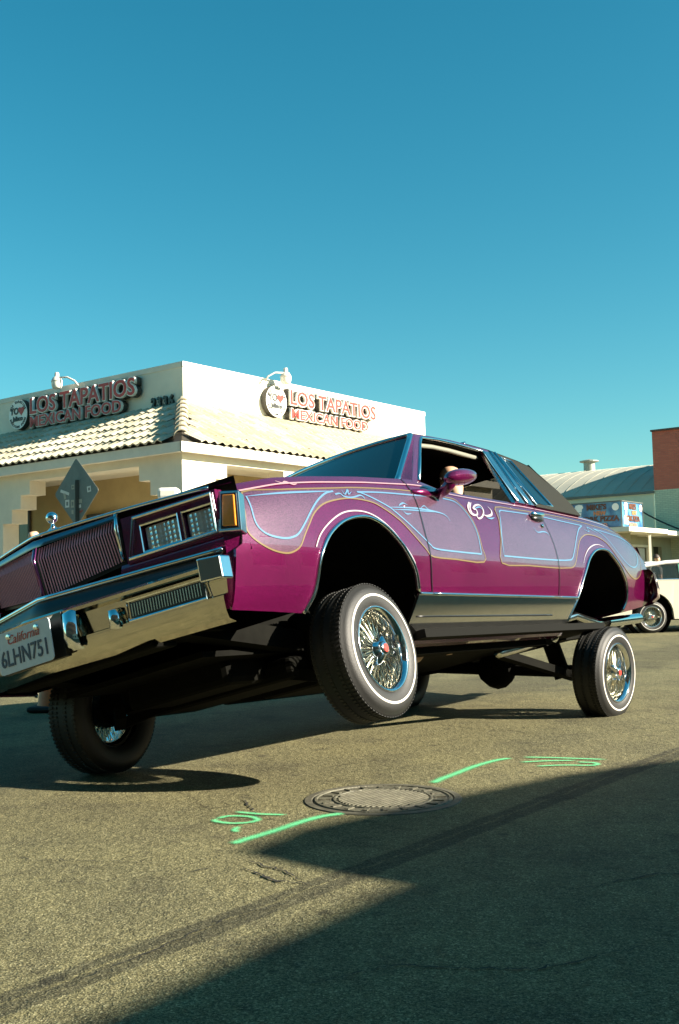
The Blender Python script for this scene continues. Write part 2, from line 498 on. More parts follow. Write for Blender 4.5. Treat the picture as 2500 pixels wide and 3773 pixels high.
tile_roof = rp(MB().add([PL(1.8, 4.25, -1.81), PL(LEN_L, 4.25, -1.81), PL(LEN_L, 3.2, 0.19), PL(-0.19, 3.2, 0.19)], [(0,1,2,3)]).add(
    [PR(1.8, 4.25, -1.81), PR(LEN_R, 4.25, -1.81), PR(LEN_R, 3.2, 0.19), PR(-0.19, 3.2, 0.19)], [(3,2,1,0)]).build('roof', FRAME, rest))
rr = random.Random(3)
for side, r, c, s in near[:290]:
    me = base_tiles[side][3][rr.choices(range(4), [5, 3, 3, 2])[0]]
    o = bpy.data.objects.new('tile', me); COL.objects.link(o); o.parent = tile_roof
    o.location = tile_origin(side, r, s) - CORNER + Vector((rr.uniform(-.004, .004), rr.uniform(-.004, .004), rr.uniform(-.006, .006)))
    o.matrix_parent_inverse = Matrix.Translation(CORNER) if False else Matrix.Identity(4)
    o.location = o.location + CORNER
mb = MB()
for side, r, c, s in near[290:]:
    og = tile_origin(side, r, s) + Vector((0, 0, rr.uniform(-.006, .006)))
    mb.add([og + Vector(v) for v in base_tiles[side][0]], base_tiles[side][1])
tag(mb.build('further_tiles', TILE[0], tile_roof), kind='stuff')
# hip ridge tiles
a = PL(0, 3.27, 0.24) + N_R * 0.24; b = PL(0, 4.35, -1.80) - N_R * 1.80
hd = (b - a).normalized(); hs_ = hd.cross(Vector((0, 0, 1))).normalized(); hu = hs_.cross(hd)
hl = (b - a).length
for k in range(8):
    mb = MB(); rows = []
    for t, rr_ in ((0.0, 0.115), (hl / 8 * 1.15, 0.095)):
        p = a + hd * (hl / 8 * k + t) + hu * (0.02 if t == 0 else 0.0)
        rows.append([p + hs_ * (math.cos(math.pi * i / 8) * rr_) + hu * (math.sin(math.pi * i / 8) * rr_) for i in range(9)])
    mb.grid(rows); mb.grid([[p - hu * 0.02 for p in rows[0]], rows[0]])
    mb.build('ridge_tile', TILE[k % 3], tile_roof, smooth=False)
# parapet
par = MB()
q = [PL(0, 4.20, -1.8) - N_R * 1.8, PL(LEN_L, 4.20, -1.8), PL(LEN_L, 4.20, -2.1), PL(0, 4.20, -2.1) - N_R * 2.1]
par.add(q + [p + Vector((0, 0, 0.885)) for p in q], [(0,4,5,1),(4,7,6,5),(2,6,7,3),(1,5,6,2)][0:4])
e = PR(LEN_R, 4.20, -1.8)
q2 = [PL(0, 4.20, -1.8) - N_R * 1.8, e, PR(LEN_R, 4.20, -2.1), PL(0, 4.20, -2.1) - N_R * 2.1]
par.add(q2 + [p + Vector((0, 0, 0.885)) for p in q2], [(1,5,4,0),(5,6,7,4),(3,7,6,2),(2,6,5,1)])
rp(par.build('parapet', STUCCO2, rest))
cap = MB()
for P, ln, s0 in ((PL, LEN_L, 1.8), (PR, LEN_R, 1.8)):
    e_ = 0.012 if P is PL else 0.014
    qq = [(s0 - 0.012, 5.00), (ln, 5.00), (ln, 5.10), (s0 - 0.012, 5.10)]
    cap.add([P(s, z, -1.82) for s, z in qq] + [P(s, z, -1.80 + e_) for s, z in qq] , [(4,5,6,7),(0,1,5,4),(2,3,7,6),(3,0,4,7),(1,2,6,5)])
    cap.add([P(s0 - 0.012, 5.10 + e_ * 0.1, -1.80 + e_), P(ln, 5.10 + e_ * 0.1, -1.80 + e_), P(ln, 5.10 + e_ * 0.1, -2.13), P(s0 + 0.3, 5.10 + e_ * 0.1, -2.13)], [(0,1,2,3)])
rp(cap.build('parapet_cap', TRIM, rest))
rf = MB(); rf.add([PL(2.0, 4.55, -2.0), PL(LEN_L, 4.55, -2.0), PL(LEN_L, 4.55, -9.9), PL(2.0, 4.55, -9.9)], [(0,1,2,3)])
rf.add([PR(LEN_R, 0.1, -1.8), PR(LEN_R, 0.1, -14), PR(LEN_R, 4.55, -14), PR(LEN_R, 4.55, -1.8)], [(0,1,2,3)])
rp(rf.build('flat_roof', TRIM, rest))

# ------------------------------------------------------------------ lettering
def text_mesh(txt, size=1.0, extrude=0.0, offset=0.0, align='CENTER', shear=0.0, spacing=1.0):
    cu = bpy.data.curves.new('txt', 'FONT'); cu.body = txt; cu.size = size; cu.extrude = extrude; cu.offset = offset
    cu.align_x = align; cu.shear = shear; cu.space_character = spacing; cu.resolution_u = 3
    o = bpy.data.objects.new('txt', cu); COL.objects.link(o)
    bpy.context.view_layer.update()
    me = bpy.data.meshes.new_from_object(o)
    bpy.data.objects.remove(o); bpy.data.curves.remove(cu)
    return me
def place_text(name, txt, size, frame, mat, parent, extrude=0.0, offset=0.0, align='CENTER', sx=1.0, shear=0.0, spacing=1.0):
    me = text_mesh(txt, size, extrude, offset, align, shear, spacing)
    M = frame @ Matrix.Diagonal((sx, 1, 1, 1))
    me.transform(M); me.update()
    return link_mesh(name, me, mat, parent)
def wall_frame(P, s, z, o, flip):
    """text frame on a facade: x axis reads to the right as seen from outside"""
    org = P(s, z, o); xa = (-CROSS if flip else STREET); za = (N_L if flip else N_R); ya = Vector((0, 0, 1))
    M = Matrix((xa, ya, za)).transposed().to_4x4(); M.translation = org
    return M
RED = pbr('sign_red', (0.55, 0.035, 0.022), 0.45, noise=(6, 0.85, 1.1))
WHITE = pbr('sign_white', (0.90, 0.88, 0.80), 0.45)
BLACKP = pbr('sign_black', (0.02, 0.022, 0.02), 0.5)
SIGNS = pbr('sign_return', (0.045, 0.042, 0.035), 0.6)
def letters(P, flip, line, s_left, s_right, z, h, root, arc=0.0):
    """a word line of separate channel letters between two positions along the facade"""
    import re
    full = text_mesh(line, 1.0)
    xs = [v.co.x for v in full.vertices]; w = max(xs) - min(xs); x0 = min(xs)
    zs = [v.co.y for v in full.vertices]; th = max(zs)
    bpy.data.meshes.remove(full)
    L = abs(s_right - s_left); sx = L / w; sy = h / th
    # pen position of each letter from the prefix widths
    def wid(t):
        m = text_mesh(t + '|', 1.0, align='LEFT'); r = max(v.co.x for v in m.vertices); bpy.data.meshes.remove(m); return r
    bar = wid('')
    for i, ch in enumerate(line):
        if ch == ' ': continue
        pen = (wid(line[:i]) - bar) * sx
        sg = -1 if flip else 1
        dz = arc * math.sin(math.pi * (pen / L))
        fr = wall_frame(P, s_left + sg * pen, z + dz, -1.72, flip)
        def one(nm, off, ex, lift, mat, par):
            me = text_mesh(ch, 1.0, ex, off, 'LEFT')
            me.transform(Matrix.Diagonal((sx, sy, 1, 1))); me.transform(fr @ Matrix.Translation((0, 0, lift))); me.update()
            return link_mesh(nm, me, mat, par)
        l = one('letter', 0.055, 0.045, 0.06, [WHITE], root)
        one('letter_back', 0.085, 0.05, 0.0, [SIGNS], l)
        one('letter_face', 0.016, 0.004, 0.110, [RED], l)
def channel_sign(P, flip, sl_, sr_, z1, h1, sl2, sr2, z2, h2, label):
    t = thing('restaurant_sign', label, 'sign', group='restaurant lettering on the parapet')
    letters(P, flip, 'LOS TAPATIOS', sl_, sr_, z1, h1, t)
    letters(P, flip, 'MEXICAN FOOD', sl2, sr2, z2, h2, t)
    return t
channel_sign(PL, True, 6.14, 2.95, 4.61, 0.32, 6.13, 3.33, 4.33, 0.22, 'raised red and white restaurant lettering on the shaded left parapet')
channel_sign(PR, False, 4.63, 7.59, 4.63, 0.29, 4.66, 7.29, 4.34, 0.20, 'raised red and white restaurant lettering on the sunlit right parapet')
def heart_pts(n=28):
    out = []
    for i in range(n):
        t = 2 * math.pi * i / n
        out.append((16 * math.sin(t)**3 / 32, (13*math.cos(t) - 5*math.cos(2*t) - 2*math.cos(3*t) - math.cos(4*t)) / 32))
    return out
def round_sign(P, flip, s, z, r, label):
    t = thing('round_sign', label, 'sign', group='round signs on the parapet')
    F = wall_frame(P, s, z, -1.798, flip)
    mb = MB(); mb.lathe([(0.0, 0.02), (r, 0.02), (r, 0.13), (r * 0.985, 0.14)], 40)
    o = mb.build('sign_box', SIGNS, t); o.data.transform(F)
    mb = MB(); mb.lathe([(0.0, 0.142), (r * 0.985, 0.142), (r*0.985, 0.12)], 40); o = mb.build('sign_face', WHITE, t); o.data.transform(F)
    place_text('lettering', 'YO', r * 0.62, F @ Matrix.Translation((-r*0.36, r*0.02, 0.15)), BLACKP, t, 0.003, 0.006)
    place_text('lettering', 'Jalisco', r * 0.42, F @ Matrix.Translation((0, -r*0.42, 0.15)), BLACKP, t, 0.003, 0.006)
    hp = [(x * r * 0.62 + r * 0.36, y * r * 0.62 + r * 0.22) for x, y in heart_pts()]
    prism('heart', hp, [], lambda u, v, d: F @ Vector((u, v, d)), 0.143, 0.152, RED, t)
    for txt, a0, sg in (('LOS TAPATIOS', 90, -1), ('MEXICAN FOOD', 270, 1)):
        n = len(txt)
        for i, ch in enumerate(txt):
            if ch == ' ': continue
            a = rad(a0 + sg * (i - (n - 1) / 2) * 12)
            rot = a - math.pi/2 if sg < 0 else a + math.pi/2
            rr2 = r * 0.76 if sg < 0 else r * 0.90
            place_text('ring_letter', ch, r * 0.22, F @ Matrix.Translation((rr2*math.cos(a), rr2*math.sin(a), 0.147)) @ Matrix.Rotation(rot, 4, 'Z'), BLACKP, t, 0.002, 0.003)
round_sign(PL, True, 6.58, 4.66, 0.32, 'round white sign with a red heart on the shaded left parapet')
round_sign(PR, False, 4.26, 4.64, 0.32, 'round white sign with a red heart on the sunlit right parapet')
num = thing('house_number', 'dark metal house number beside the roof corner of the restaurant', 'number')
NUMM = pbr('number_metal', (0.05, 0.055, 0.05), 0.4, 0.6)
for i, ch in enumerate('2336'):
    place_text('digit', ch, 0.27, wall_frame(PL, 2.61 - i * 0.160, 4.31, -1.77, True), NUMM, num, 0.025, 0.012, 'LEFT', 0.85)
# security lamps on goosenecks over the parapet
LAMPM = pbr('lamp_housing', (0.60, 0.58, 0.52), 0.5, noise=(8, 0.85, 1.05))
LENS = pbr('lamp_lens', (0.75, 0.73, 0.66), 0.25)
for P, s, sg, lab in ((PL, 5.08, 1, 'grey goosenecked lamp above the left restaurant lettering'), (PR, 4.38, -1, 'grey goosenecked lamp above the right restaurant round sign')):
    t = thing('security_lamp', lab, 'lamp', group='security lamps on the parapet')
    c = P(s, 0, 0.0)
    out = N_L if P is PL else N_R
    along = -CROSS if P is PL else -STREET
    c = c - out * 1.5 + Vector((0, 0, 0.32))
    mb = MB(); mb.tube([c + along*0.42 - out*0.2 + Vector((0,0,4.70)), c + along*0.36 - out*0.15 + Vector((0,0,4.80)), c + along*0.25 - out*0.06 + Vector((0,0,4.875)), c + along*0.05 + Vector((0,0,4.885))], 0.018, 8)
    mb.build('gooseneck', LAMPM, t, True)
    mb = MB(); mb.lathe([(0.0, 5.0), (0.035, 4.995), (0.045, 4.97), (0.045, 4.91), (0.075, 4.895), (0.11, 4.83), (0.115, 4.80), (0.0, 4.80)], 20, 'z', c); mb.build('housing', LAMPM, t, True)
    mb = MB(); mb.lathe([(0.112, 4.80), (0.108, 4.74), (0.095, 4.69), (0.075, 4.665), (0.0, 4.66)], 20, 'z', c); mb.build('lens', LENS, t, True)

# ------------------------------------------------------------------ diamond road sign seen from behind
t = thing('road_sign', 'grey back of a stickered diamond road sign on a post before the restaurant', 'sign', (-4.07, 16.55, 0))
SIGNB = pbr('sign_back', (0.15, 0.165, 0.155), 0.55, 0.3, noise=(5, 0.8, 1.15))
POSTM = pbr('green_post', (0.05, 0.065, 0.06), 0.5, 0.4)
ang = rad(-38)
ca, sa = math.cos(ang), math.sin(ang)
hd_ = 0.54
def DS(u, v, d): return Vector((u * ca - d * sa * -1, u * sa - d * ca, 2.43 + v))
dia = []
for k in range(4):
    a = math.pi / 2 * k
    cx, cy = math.cos(a) * (hd_ - 0.06), math.sin(a) * (hd_ - 0.06)
    for j in range(-2, 3):
        b = a + j * math.pi / 8
        dia.append((cx + 0.042 * math.cos(b), cy + 0.042 * math.sin(b)))
dia = [(x, y) for x, y in dia]
prism('sign_plate', dia, [], DS, -0.002, 0.002, SIGNB, t)
mb = MB(); mb.bar((0.02, -0.03, 0), (0.02, -0.03, 2.62), 0.055, 0.04, (0, 1, 0)); o = mb.build('post', POSTM, t)
mb = MB()
for z in (0.0, 0.22, 2.0): mb.lathe([(0.0, 0.0), (0.014, 0.0), (0.014, 0.012), (0, 0.012)], 8, 'y', (0.02, -0.062, 2.35 - z)) 
mb.build('bolts', POSTM, t)
ST = [pbr('sticker_white', (0.62, 0.62, 0.58), 0.5), pbr('sticker_dark', (0.06, 0.06, 0.06), 0.5), pbr('sticker_red', (0.3, 0.04, 0.03), 0.5), pbr('sticker_tan', (0.35, 0.33, 0.26), 0.5)]
def sticker(u, v, w, h, m, rot=0.0, hole=False):
    c_, s_ = math.cos(rot), math.sin(rot)
    q = [(u + x * c_ - y * s_, v + x * s_ + y * c_) for x, y in ((-w/2, -h/2), (w/2, -h/2), (w/2, h/2), (-w/2, h/2))]
    hl_ = [[(u + (a - u) * 0.5, v + (b - v) * 0.5) for a, b in q]] if hole else []
    prism('sticker', q, hl_, DS, 0.003, 0.006, m, t)
for a in ((-0.22, -0.16, 0.10, 0.12, ST[0], 0, True), (-0.28, 0.02, 0.22, 0.045, ST[0], -0.3), (-0.28, -0.04, 0.05, 0.09, ST[3], 0.2), (-0.09, -0.17, 0.08, 0.12, ST[3], 0, True), (0.09, -0.14, 0.09, 0.06, ST[3]), (0.08, -0.22, 0.07, 0.05, ST[0], 0.15), (0.31, 0.03, 0.09, 0.09, ST[0], 0.1, True), (0.12, -0.3, 0.08, 0.03, ST[2], 0.4), (-0.08, 0.09, 0.07, 0.07, ST[3], 0, True), (-0.09, -0.30, 0.05, 0.06, ST[3])):
    sticker(*a)

# ------------------------------------------------------------------ buildings down the street
BRICKR = pbr('red_brick', (0.20, 0.075, 0.045), 0.9, noise=(1.5, 0.85, 1.12))
def brick_material(name, c1, c2, mortar, sc):
    m = bpy.data.materials.new(name); m.use_nodes = True; nt = m.node_tree; b = nt.nodes['Principled BSDF']; b.inputs['Roughness'].default_value = 0.9
    tc = nt.nodes.new('ShaderNodeTexCoord'); mp = nt.nodes.new('ShaderNodeMapping'); nt.links.new(tc.outputs['UV'], mp.inputs['Vector'])
    br = nt.nodes.new('ShaderNodeTexBrick'); br.inputs['Color1'].default_value = (*c1, 1); br.inputs['Color2'].default_value = (*c2, 1); br.inputs['Mortar'].default_value = (*mortar, 1)
    br.inputs['Scale'].default_value = sc; br.inputs['Brick Width'].default_value = 0.22; br.inputs['Row Height'].default_value = 0.075; br.inputs['Mortar Size'].default_value = 0.008
    nt.links.new(mp.outputs['Vector'], br.inputs['Vector']); nt.links.new(br.outputs['Color'], b.inputs['Base Color'])
    bp = nt.nodes.new('ShaderNodeBump'); bp.inputs['Strength'].default_value = 0.6; bp.inputs['Distance'].default_value = 0.01; nt.links.new(br.outputs['Fac'], bp.inputs['Height']); bp.invert = True
    nt.links.new(bp.outputs['Normal'], b.inputs['Normal'])
    return m
GREENB = brick_material('painted_green_brick', (0.60, 0.62, 0.43), (0.53, 0.55, 0.38), (0.40, 0.42, 0.30), 1.0)
REDB = brick_material('red_brick_wall', (0.58, 0.16, 0.10), (0.50, 0.13, 0.085), (0.44, 0.15, 0.10), 1.0)
def quad_uv(name, P4, mat, parent, w, h):
    o = obj(name, P4, [(0,1,2,3)], mat, parent)
    uv = o.data.uv_layers.new(name='UVMap')
    for i, c in enumerate(((0,0),(w,0),(w,h),(0,h))): uv.data[i].uv = c
    return o
W0 = Vector((12.996, 44.0, 0))
def PW(s, z, o=0.0): return W0 + CROSS*s + N_L*o + Vector((0, 0, z))
ware = thing('warehouse', 'pale green painted warehouse with a barrel roof behind the pizza sign', 'building', W0)
wp = lambda o: (setattr(o, 'matrix_parent_inverse', Matrix.Translation(-W0)), o)[1]
wp(quad_uv('wall', [PW(9, 0), PW(0.02, 0), PW(0.02, 4.54), PW(9, 4.54)], pbr('pale_green_paint', (0.64, 0.65, 0.47), 0.85, noise=(0.8, 0.9, 1.06)), ware, 9, 4.5))
ROOFM = pbr('barrel_roofing', (0.40, 0.385, 0.31), 0.85, noise=(0.7, 0.85, 1.1))
mb = MB(); rows = []
for i in range(15):
    a = rad(52) * (1 - i / 14.0)
    o_ = -7.0 * (1 - math.sin(a) / math.sin(rad(52))); z_ = 4.54 + 1.75 * ((math.cos(a) - math.cos(rad(52))) / (1 - math.cos(rad(52))))
    rows.append([PW(9 - 0.6 * j, z_, o_ + 0.12 if i == 0 else o_) for j in range(16)])
mb.grid(rows); wp(mb.build('roof', ROOFM, ware, True))
mb = MB(); mb.bar(PW(9, 4.5, 0.06), PW(0.0, 4.5, 0.06), 0.1, 0.1); wp(mb.build('gutter', pbr('gutter_metal', (0.12, 0.13, 0.11), 0.5), ware))
# seams on the roof
for j in range(0, 16, 1):
    mb = MB(); s_ = 9 - 0.6 * j
    mb.tube([PW(s_, r_[j].z + 0.02, 0) + (r_[j] - PW(s_, r_[j].z, 0)) for r_ in rows], 0.008, 4); wp(mb.build('roof_seam', ROOFM, ware))
VENTM = pbr('vent_metal', (0.30, 0.32, 0.27), 0.5, 0.3)
for s_ in (0.85, 0.12, 5.35):
    mb = MB(); c = PW(s_, 0, -5.6)
    mb.lathe([(0.28, 6.1), (0.27, 6.62), (0.30, 6.64), (0.46, 6.68), (0.46, 6.73), (0.12, 6.80), (0.0, 6.82)], 18, 'z', c)
    wp(mb.build('roof_vent', VENTM, ware, False))
tow = thing('brick_tower', 'tall block of red brick over pale green painted brick at the right edge', 'building', W0)
TW_ = 8.0
def PT(s, z, o=0.0): return W0 + CROSS*s + N_L*(o + 0.03) + Vector((0, 0, z))
tp_ = lambda o: (setattr(o, 'matrix_parent_inverse', Matrix.Translation(-W0)), o)[1]
tp_(quad_uv('painted_wall', [PT(0, 0), PT(-TW_, 0), PT(-TW_, 4.57), PT(0, 4.57)], GREENB, tow, TW_, 4.57))
tp_(quad_uv('brick_wall', [PT(0, 4.57), PT(-TW_, 4.57), PT(-TW_, 7.0), PT(0, 7.0)], REDB, tow, TW_, 2.43))
tp_(quad_uv('side_wall', [PT(0, 4.5, -5), PT(0, 4.5), PT(0, 7.0), PT(0, 7.0, -5)], REDB, tow, 5, 2.5))
tp_(MB().box((0,0,0),(1,1,1)).build('chimney_core', REDB, tow)) if False else None
mb = MB(); mb.bar(PT(0.03, 7.03, 0.0), PT(-TW_, 7.03, 0.0), 0.2, 0.07); tp_(mb.build('coping', pbr('coping', (0.10, 0.07, 0.055), 0.8), tow))

# pizza place: flat canopy, corner sign box, shop front
S0 = Vector((10.021, 38.0, 0))
def SLp(s, z, o=0.0): return S0 + CROSS*s + N_L*o + Vector((0, 0, z))
def SRp(s, z, o=0.0): return S0 + STREET*s + N_R*o + Vector((0, 0, z))
pz = thing('pizza_shop', 'low pizza shop with a flat white canopy and a glazed front', 'building', S0)
zp = lambda o: (setattr(o, 'matrix_parent_inverse', Matrix.Translation(-S0)), o)[1]
CANW = pbr('canopy_white', (0.74, 0.70, 0.58), 0.7, noise=(3, 0.9, 1.05))
mb = MB()
for s0_, s1_, z0_, z1_, o0, o1 in ((-0.6, 3.05, 2.60, 2.76, -4.0, 0.5), (3.05, 9.0, 2.56, 2.72, -4.0, 0.5)):
    q = [(s0_, o1), (s1_, o1), (s1_, o0), (s0_, o0)]
    mb.add([SRp(s, z0_, o) for s, o in q] + [SRp(s, z1_, o) for s, o in q], [(3,2,1,0),(4,5,6,7),(0,1,5,4),(1,2,6,5),(2,3,7,6),(3,0,4,7)])
zp(mb.build('canopy', CANW, pz))
WALLG = pbr('shop_wall', (0.40, 0.38, 0.26), 0.9, noise=(2, 0.9, 1.08))
zp(prism('front_wall', [(0, 0), (9, 0), (9, 2.6), (0, 2.6)], [[(1.85, 0.9), (4.05, 0.9), (4.05, 2.2), (1.85, 2.2)], [(4.6, 0.05), (5.5, 0.05), (5.5, 2.2), (4.6, 2.2)]], lambda s, z, d: SRp(s, z, d), -0.9, -0.7, WALLG, pz))
zp(MB().add([SLp(0.0, 0, -0.7), SLp(6, 0, -0.7), SLp(6, 2.6, -0.7), SLp(0.0, 2.6, -0.7)], [(0,1,2,3)]).build('side_wall', WALLG, pz))
mb = MB()
for a, b, c, d in ((1.8, 4.1, 2.15, 2.24), (1.8, 1.88, 0.85, 2.2), (4.02, 4.1, 0.85, 2.2), (1.8, 4.1, 0.84, 0.92), (2.9, 2.98, 0.9, 2.2)):
    q = [(a, c), (b, c), (b, d), (a, d)]
    mb.add([SRp(s, z, -0.75) for s, z in q] + [SRp(s, z, -0.66) for s, z in q], [(4,5,6,7),(0,1,5,4),(1,2,6,5),(2,3,7,6),(3,0,4,7)])
win = zp(mb.build('window', CANW, pz))
MB().add([SRp(1.85, 0.9, -0.8), SRp(4.05, 0.9, -0.8), SRp(4.05, 2.2, -0.8), SRp(1.85, 2.2, -0.8)], [(0,1,2,3)]).build('pane', pbr('amber_glass', (0.13, 0.10, 0.04), 0.15), win)
for a, b, c, d, m in ((3.0, 3.95, 1.25, 2.12, 'poster_white'), (2.05, 2.25, 1.2, 2.1, 'poster_dark'), (2.5, 2.65, 1.2, 2.1, 'poster_dark')):
    col = {'poster_white': (0.66, 0.66, 0.62), 'poster_dark': (0.05, 0.04, 0.02)}[m]
    MB().add([SRp(a, c, -0.79), SRp(b, c, -0.79), SRp(b, d, -0.79), SRp(a, d, -0.79)], [(0,1,2,3)]).build('poster', pbr(m, col, 0.6, noise=(2.4, 0.7, 1.1)), win)
zp(MB().add([SRp(4.6, 0.05, -0.85), SRp(5.5, 0.05, -0.85), SRp(5.5, 2.2, -0.85), SRp(4.6, 2.2, -0.85)], [(0,1,2,3)]).build('door', DARK, pz))
for s_ in (1.72, 7.5):
    zp(MB().bar(SRp(s_, 0, 0.3), SRp(s_, 2.6, 0.3), 0.09, 0.09).build('canopy_post', CANW, pz))
# back wall of the yard between the pizza shop and the warehouse
sg = thing('pizza_sign', 'blue corner sign box of the pizza shop standing on the canopy', 'sign', S0)
def sign_blue():
    m = bpy.data.materials.new('printed_blue_panel'); m.use_nodes = True; nt = m.node_tree; b = nt.nodes['Principled BSDF']; b.inputs['Roughness'].default_value = 0.4
    tc = nt.nodes.new('ShaderNodeTexCoord'); n = nt.nodes.new('ShaderNodeTexNoise'); n.inputs['Scale'].default_value = 2.2; n.inputs['Detail'].default_value = 4; nt.links.new(tc.outputs['Object'], n.inputs['Vector'])
    r = nt.nodes.new('ShaderNodeValToRGB'); e = r.color_ramp.elements; e[0].position = 0.38; e[0].color = (0.02, 0.10, 0.24, 1); e[1].position = 0.62; e[1].color = (0.10, 0.30, 0.46, 1)
    nt.links.new(n.outputs['Fac'], r.inputs['Fac']); nt.links.new(r.outputs['Color'], b.inputs['Base Color']); return m
BLUEP = sign_blue()
gp = lambda o: (setattr(o, 'matrix_parent_inverse', Matrix.Translation(-S0)), o)[1]
gp(MB().add([SLp(2.6, 2.77), SLp(0, 2.77), SLp(0, 3.72), SLp(2.6, 3.72)], [(0,1,2,3)]).build('sign_panel', BLUEP, sg))
gp(MB().add([SRp(0, 2.77), SRp(1.9, 2.77), SRp(1.9, 3.72), SRp(0, 3.72)], [(0,1,2,3)]).build('sign_panel', BLUEP, sg))
mb = MB(); mb.add([SLp(2.6, 3.72), SLp(0, 3.72), SRp(1.9, 3.72), SRp(1.9, 3.72, 0) + CROSS * 2.6], [(0,1,2,3)])
mb.add([SRp(1.9, 2.77), SRp(1.9, 2.77) + CROSS*2.6, SRp(1.9, 3.72) + CROSS*2.6, SRp(1.9, 3.72)], [(0,1,2,3)])
for A, B in ((SLp(2.6, 3.72, 0.01), SLp(-0.01, 3.72, 0.01)), (SLp(2.6, 2.79, 0.01), SLp(-0.01, 2.79, 0.01)), (SRp(0, 3.72, 0.01), SRp(1.9, 3.72, 0.01)), (SRp(0, 2.79, 0.01), SRp(1.9, 2.79, 0.01)), (SLp(0, 2.75, 0.012), SLp(0, 3.74, 0.012)), (SRp(1.9, 2.75, 0.012), SRp(1.9, 3.74, 0.012))): mb.bar(A, B, 0.04, 0.04)
gp(mb.build('sign_frame', pbr('sign_frame_dark', (0.10, 0.11, 0.10), 0.5), sg))
def SF(P, s, z, o, flip):
    xa = (-CROSS if flip else STREET); za = (N_L if flip else N_R)
    M = Matrix((xa, Vector((0,0,1)), za)).transposed().to_4x4(); M.translation = P(s, z, o); return M
ORG = pbr('sign_orange', (0.55, 0.20, 0.08), 0.5); BRN = pbr('sign_brown', (0.12, 0.04, 0.02), 0.5); PINKS = pbr('sign_pink', (0.55, 0.22, 0.16), 0.5)
for P, fl, k, c0 in ((SLp, True, 1.0, 0.95), (SRp, False, 0.85, 0.95)):
    txt = lambda s, sz, x, z, m: gp(place_text('lettering', s, sz, SF(P, x, z, 0.02, fl), m, sg, 0.004, 0.012, sx=k))
    txt("MIKE'S", 0.27, c0, 3.46, BRN); txt('NEW', 0.2, c0 - (0.12 if fl else -0.12), 3.26, ORG); txt('YORK PIZZA', 0.26, c0 - (0.1 if fl else 0), 3.03, BRN); txt('SEAFOOD', 0.18, c0, 2.83, PINKS)
    dsk = MB(); dsk.lathe([(0, 0.012), (0.13, 0.012), (0.13, 0.0)], 20); d = dsk.build('badge', WHITE, sg); d.data.transform(SF(P, 0.22 if fl else 1.7, 3.52, 0.012, fl)); gp(d)
    # plain white hat and jacket of a cook figure
    hat = [(-0.10, 0.0), (0.10, 0.0), (0.11, 0.10), (0.17, 0.16), (0.13, 0.25), (0.0, 0.28), (-0.13, 0.25), (-0.17, 0.16), (-0.11, 0.10)]
    Fh = SF(P, 1.62 if fl else 0.35, 3.40, 0.012, fl)
    gp(prism('printed_hat', hat, [], lambda u, v, d_, F_=Fh: F_ @ Vector((u, v, d_)), 0.0, 0.006, WHITE, sg))
    bod = [(-0.09, -0.02), (-0.07, -0.17), (-0.2, -0.25), (-0.22, -0.5), (0.22, -0.5), (0.2, -0.25), (0.07, -0.17), (0.09, -0.02)]
    gp(prism('printed_jacket', bod, [], lambda u, v, d_, F_=Fh: F_ @ Vector((u, v, d_)), 0.0, 0.005, WHITE, sg))
# overhead service cable
pts = [PW(0.55, 3.78, 0.5) + N_L * 0.0]
A, B = PW(0.6, 3.80, 0.3), PW(-3.5, 2.3, 0.3)
pts = [A.lerp(B, i/10) - Vector((0, 0, 0.30 * 4 * (i/10) * (1 - i/10))) for i in range(11)]
tag(MB().tube(pts, 0.035, 6).build('service_cable', pbr('black_cable', (0.02, 0.02, 0.02), 0.6)), 'black service cable sagging across the pale green brick wall', 'cable')

# building on the near side of the street, out of frame, whose parapet shades the foreground
def near_building():
    t = thing('corner_shop', 'long single storey stucco shop row beside the camera casting the foreground shade', 'building', (14, 0, 0))
    inv = Matrix.Translation((-14, 0, 0))
    H = 3.3; k = H / math.tan(SUN_EL)
    sh = Vector((math.sin(SUN_AZ), math.cos(SUN_AZ), 0)) * k
    A = Vector((-0.538, 2.172, 0)) + sh
    D = Vector((0.582, 0.813, 0)); Nn = Vector((0.813, -0.582, 0))
    def B(s, z, o=0.0): return A + D*s + Nn*o + Vector((0, 0, z))
    s0, s1 = -9.0, 34.0
    m = pbr('shop_stucco', (0.50, 0.42, 0.32), 0.9, noise=(2, 0.9, 1.06))
    holes = [[(s, 0.9), (s + 1.8, 0.9), (s + 1.8, 2.6), (s, 2.6)] for s in (-8, -5.5, -3, 3, 6, 9, 13, 16, 20, 23, 27, 30)] + [[(-0.2, 0.02), (1.0, 0.02), (1.0, 2.3), (-0.2, 2.3)]]
    # stepped gable over the entrance, outline shaped to cast the shadow notch by the manhole
    g0 = 1.55; h = lambda d: H + d
    out = [(s0, 0), (s1, 0), (s1, H), (3.65, H), (3.1, h(0.16)), (2.45, h(0.26)), (1.80, h(0.34)), (1.45, h(0.32)), (1.25, h(0.12)), (1.2, H), (s0, H)]
    o = prism('front_wall', out, holes, lambda s, z, d: B(s, z, d), 0.0, 0.3, m, t); o.matrix_parent_inverse = inv
    for hh in holes:
        q = [B(s, z, 0.2) for s, z in hh]; o = obj('window', q, [(0,1,2,3)], DARK, t); o.matrix_parent_inverse = inv
    mb = MB(); c = [B(s0, 0, 0.3), B(s1, 0, 0.3), B(s1, 0, 9), B(s0, 0, 9)]
    mb.add(c + [p + Vector((0,0,H - 0.4)) for p in c], [(1,2,6,5),(2,3,7,6),(3,0,4,7),(4,5,6,7)])
    o = mb.build('side_walls', m, t); o.matrix_parent_inverse = inv
near_building()

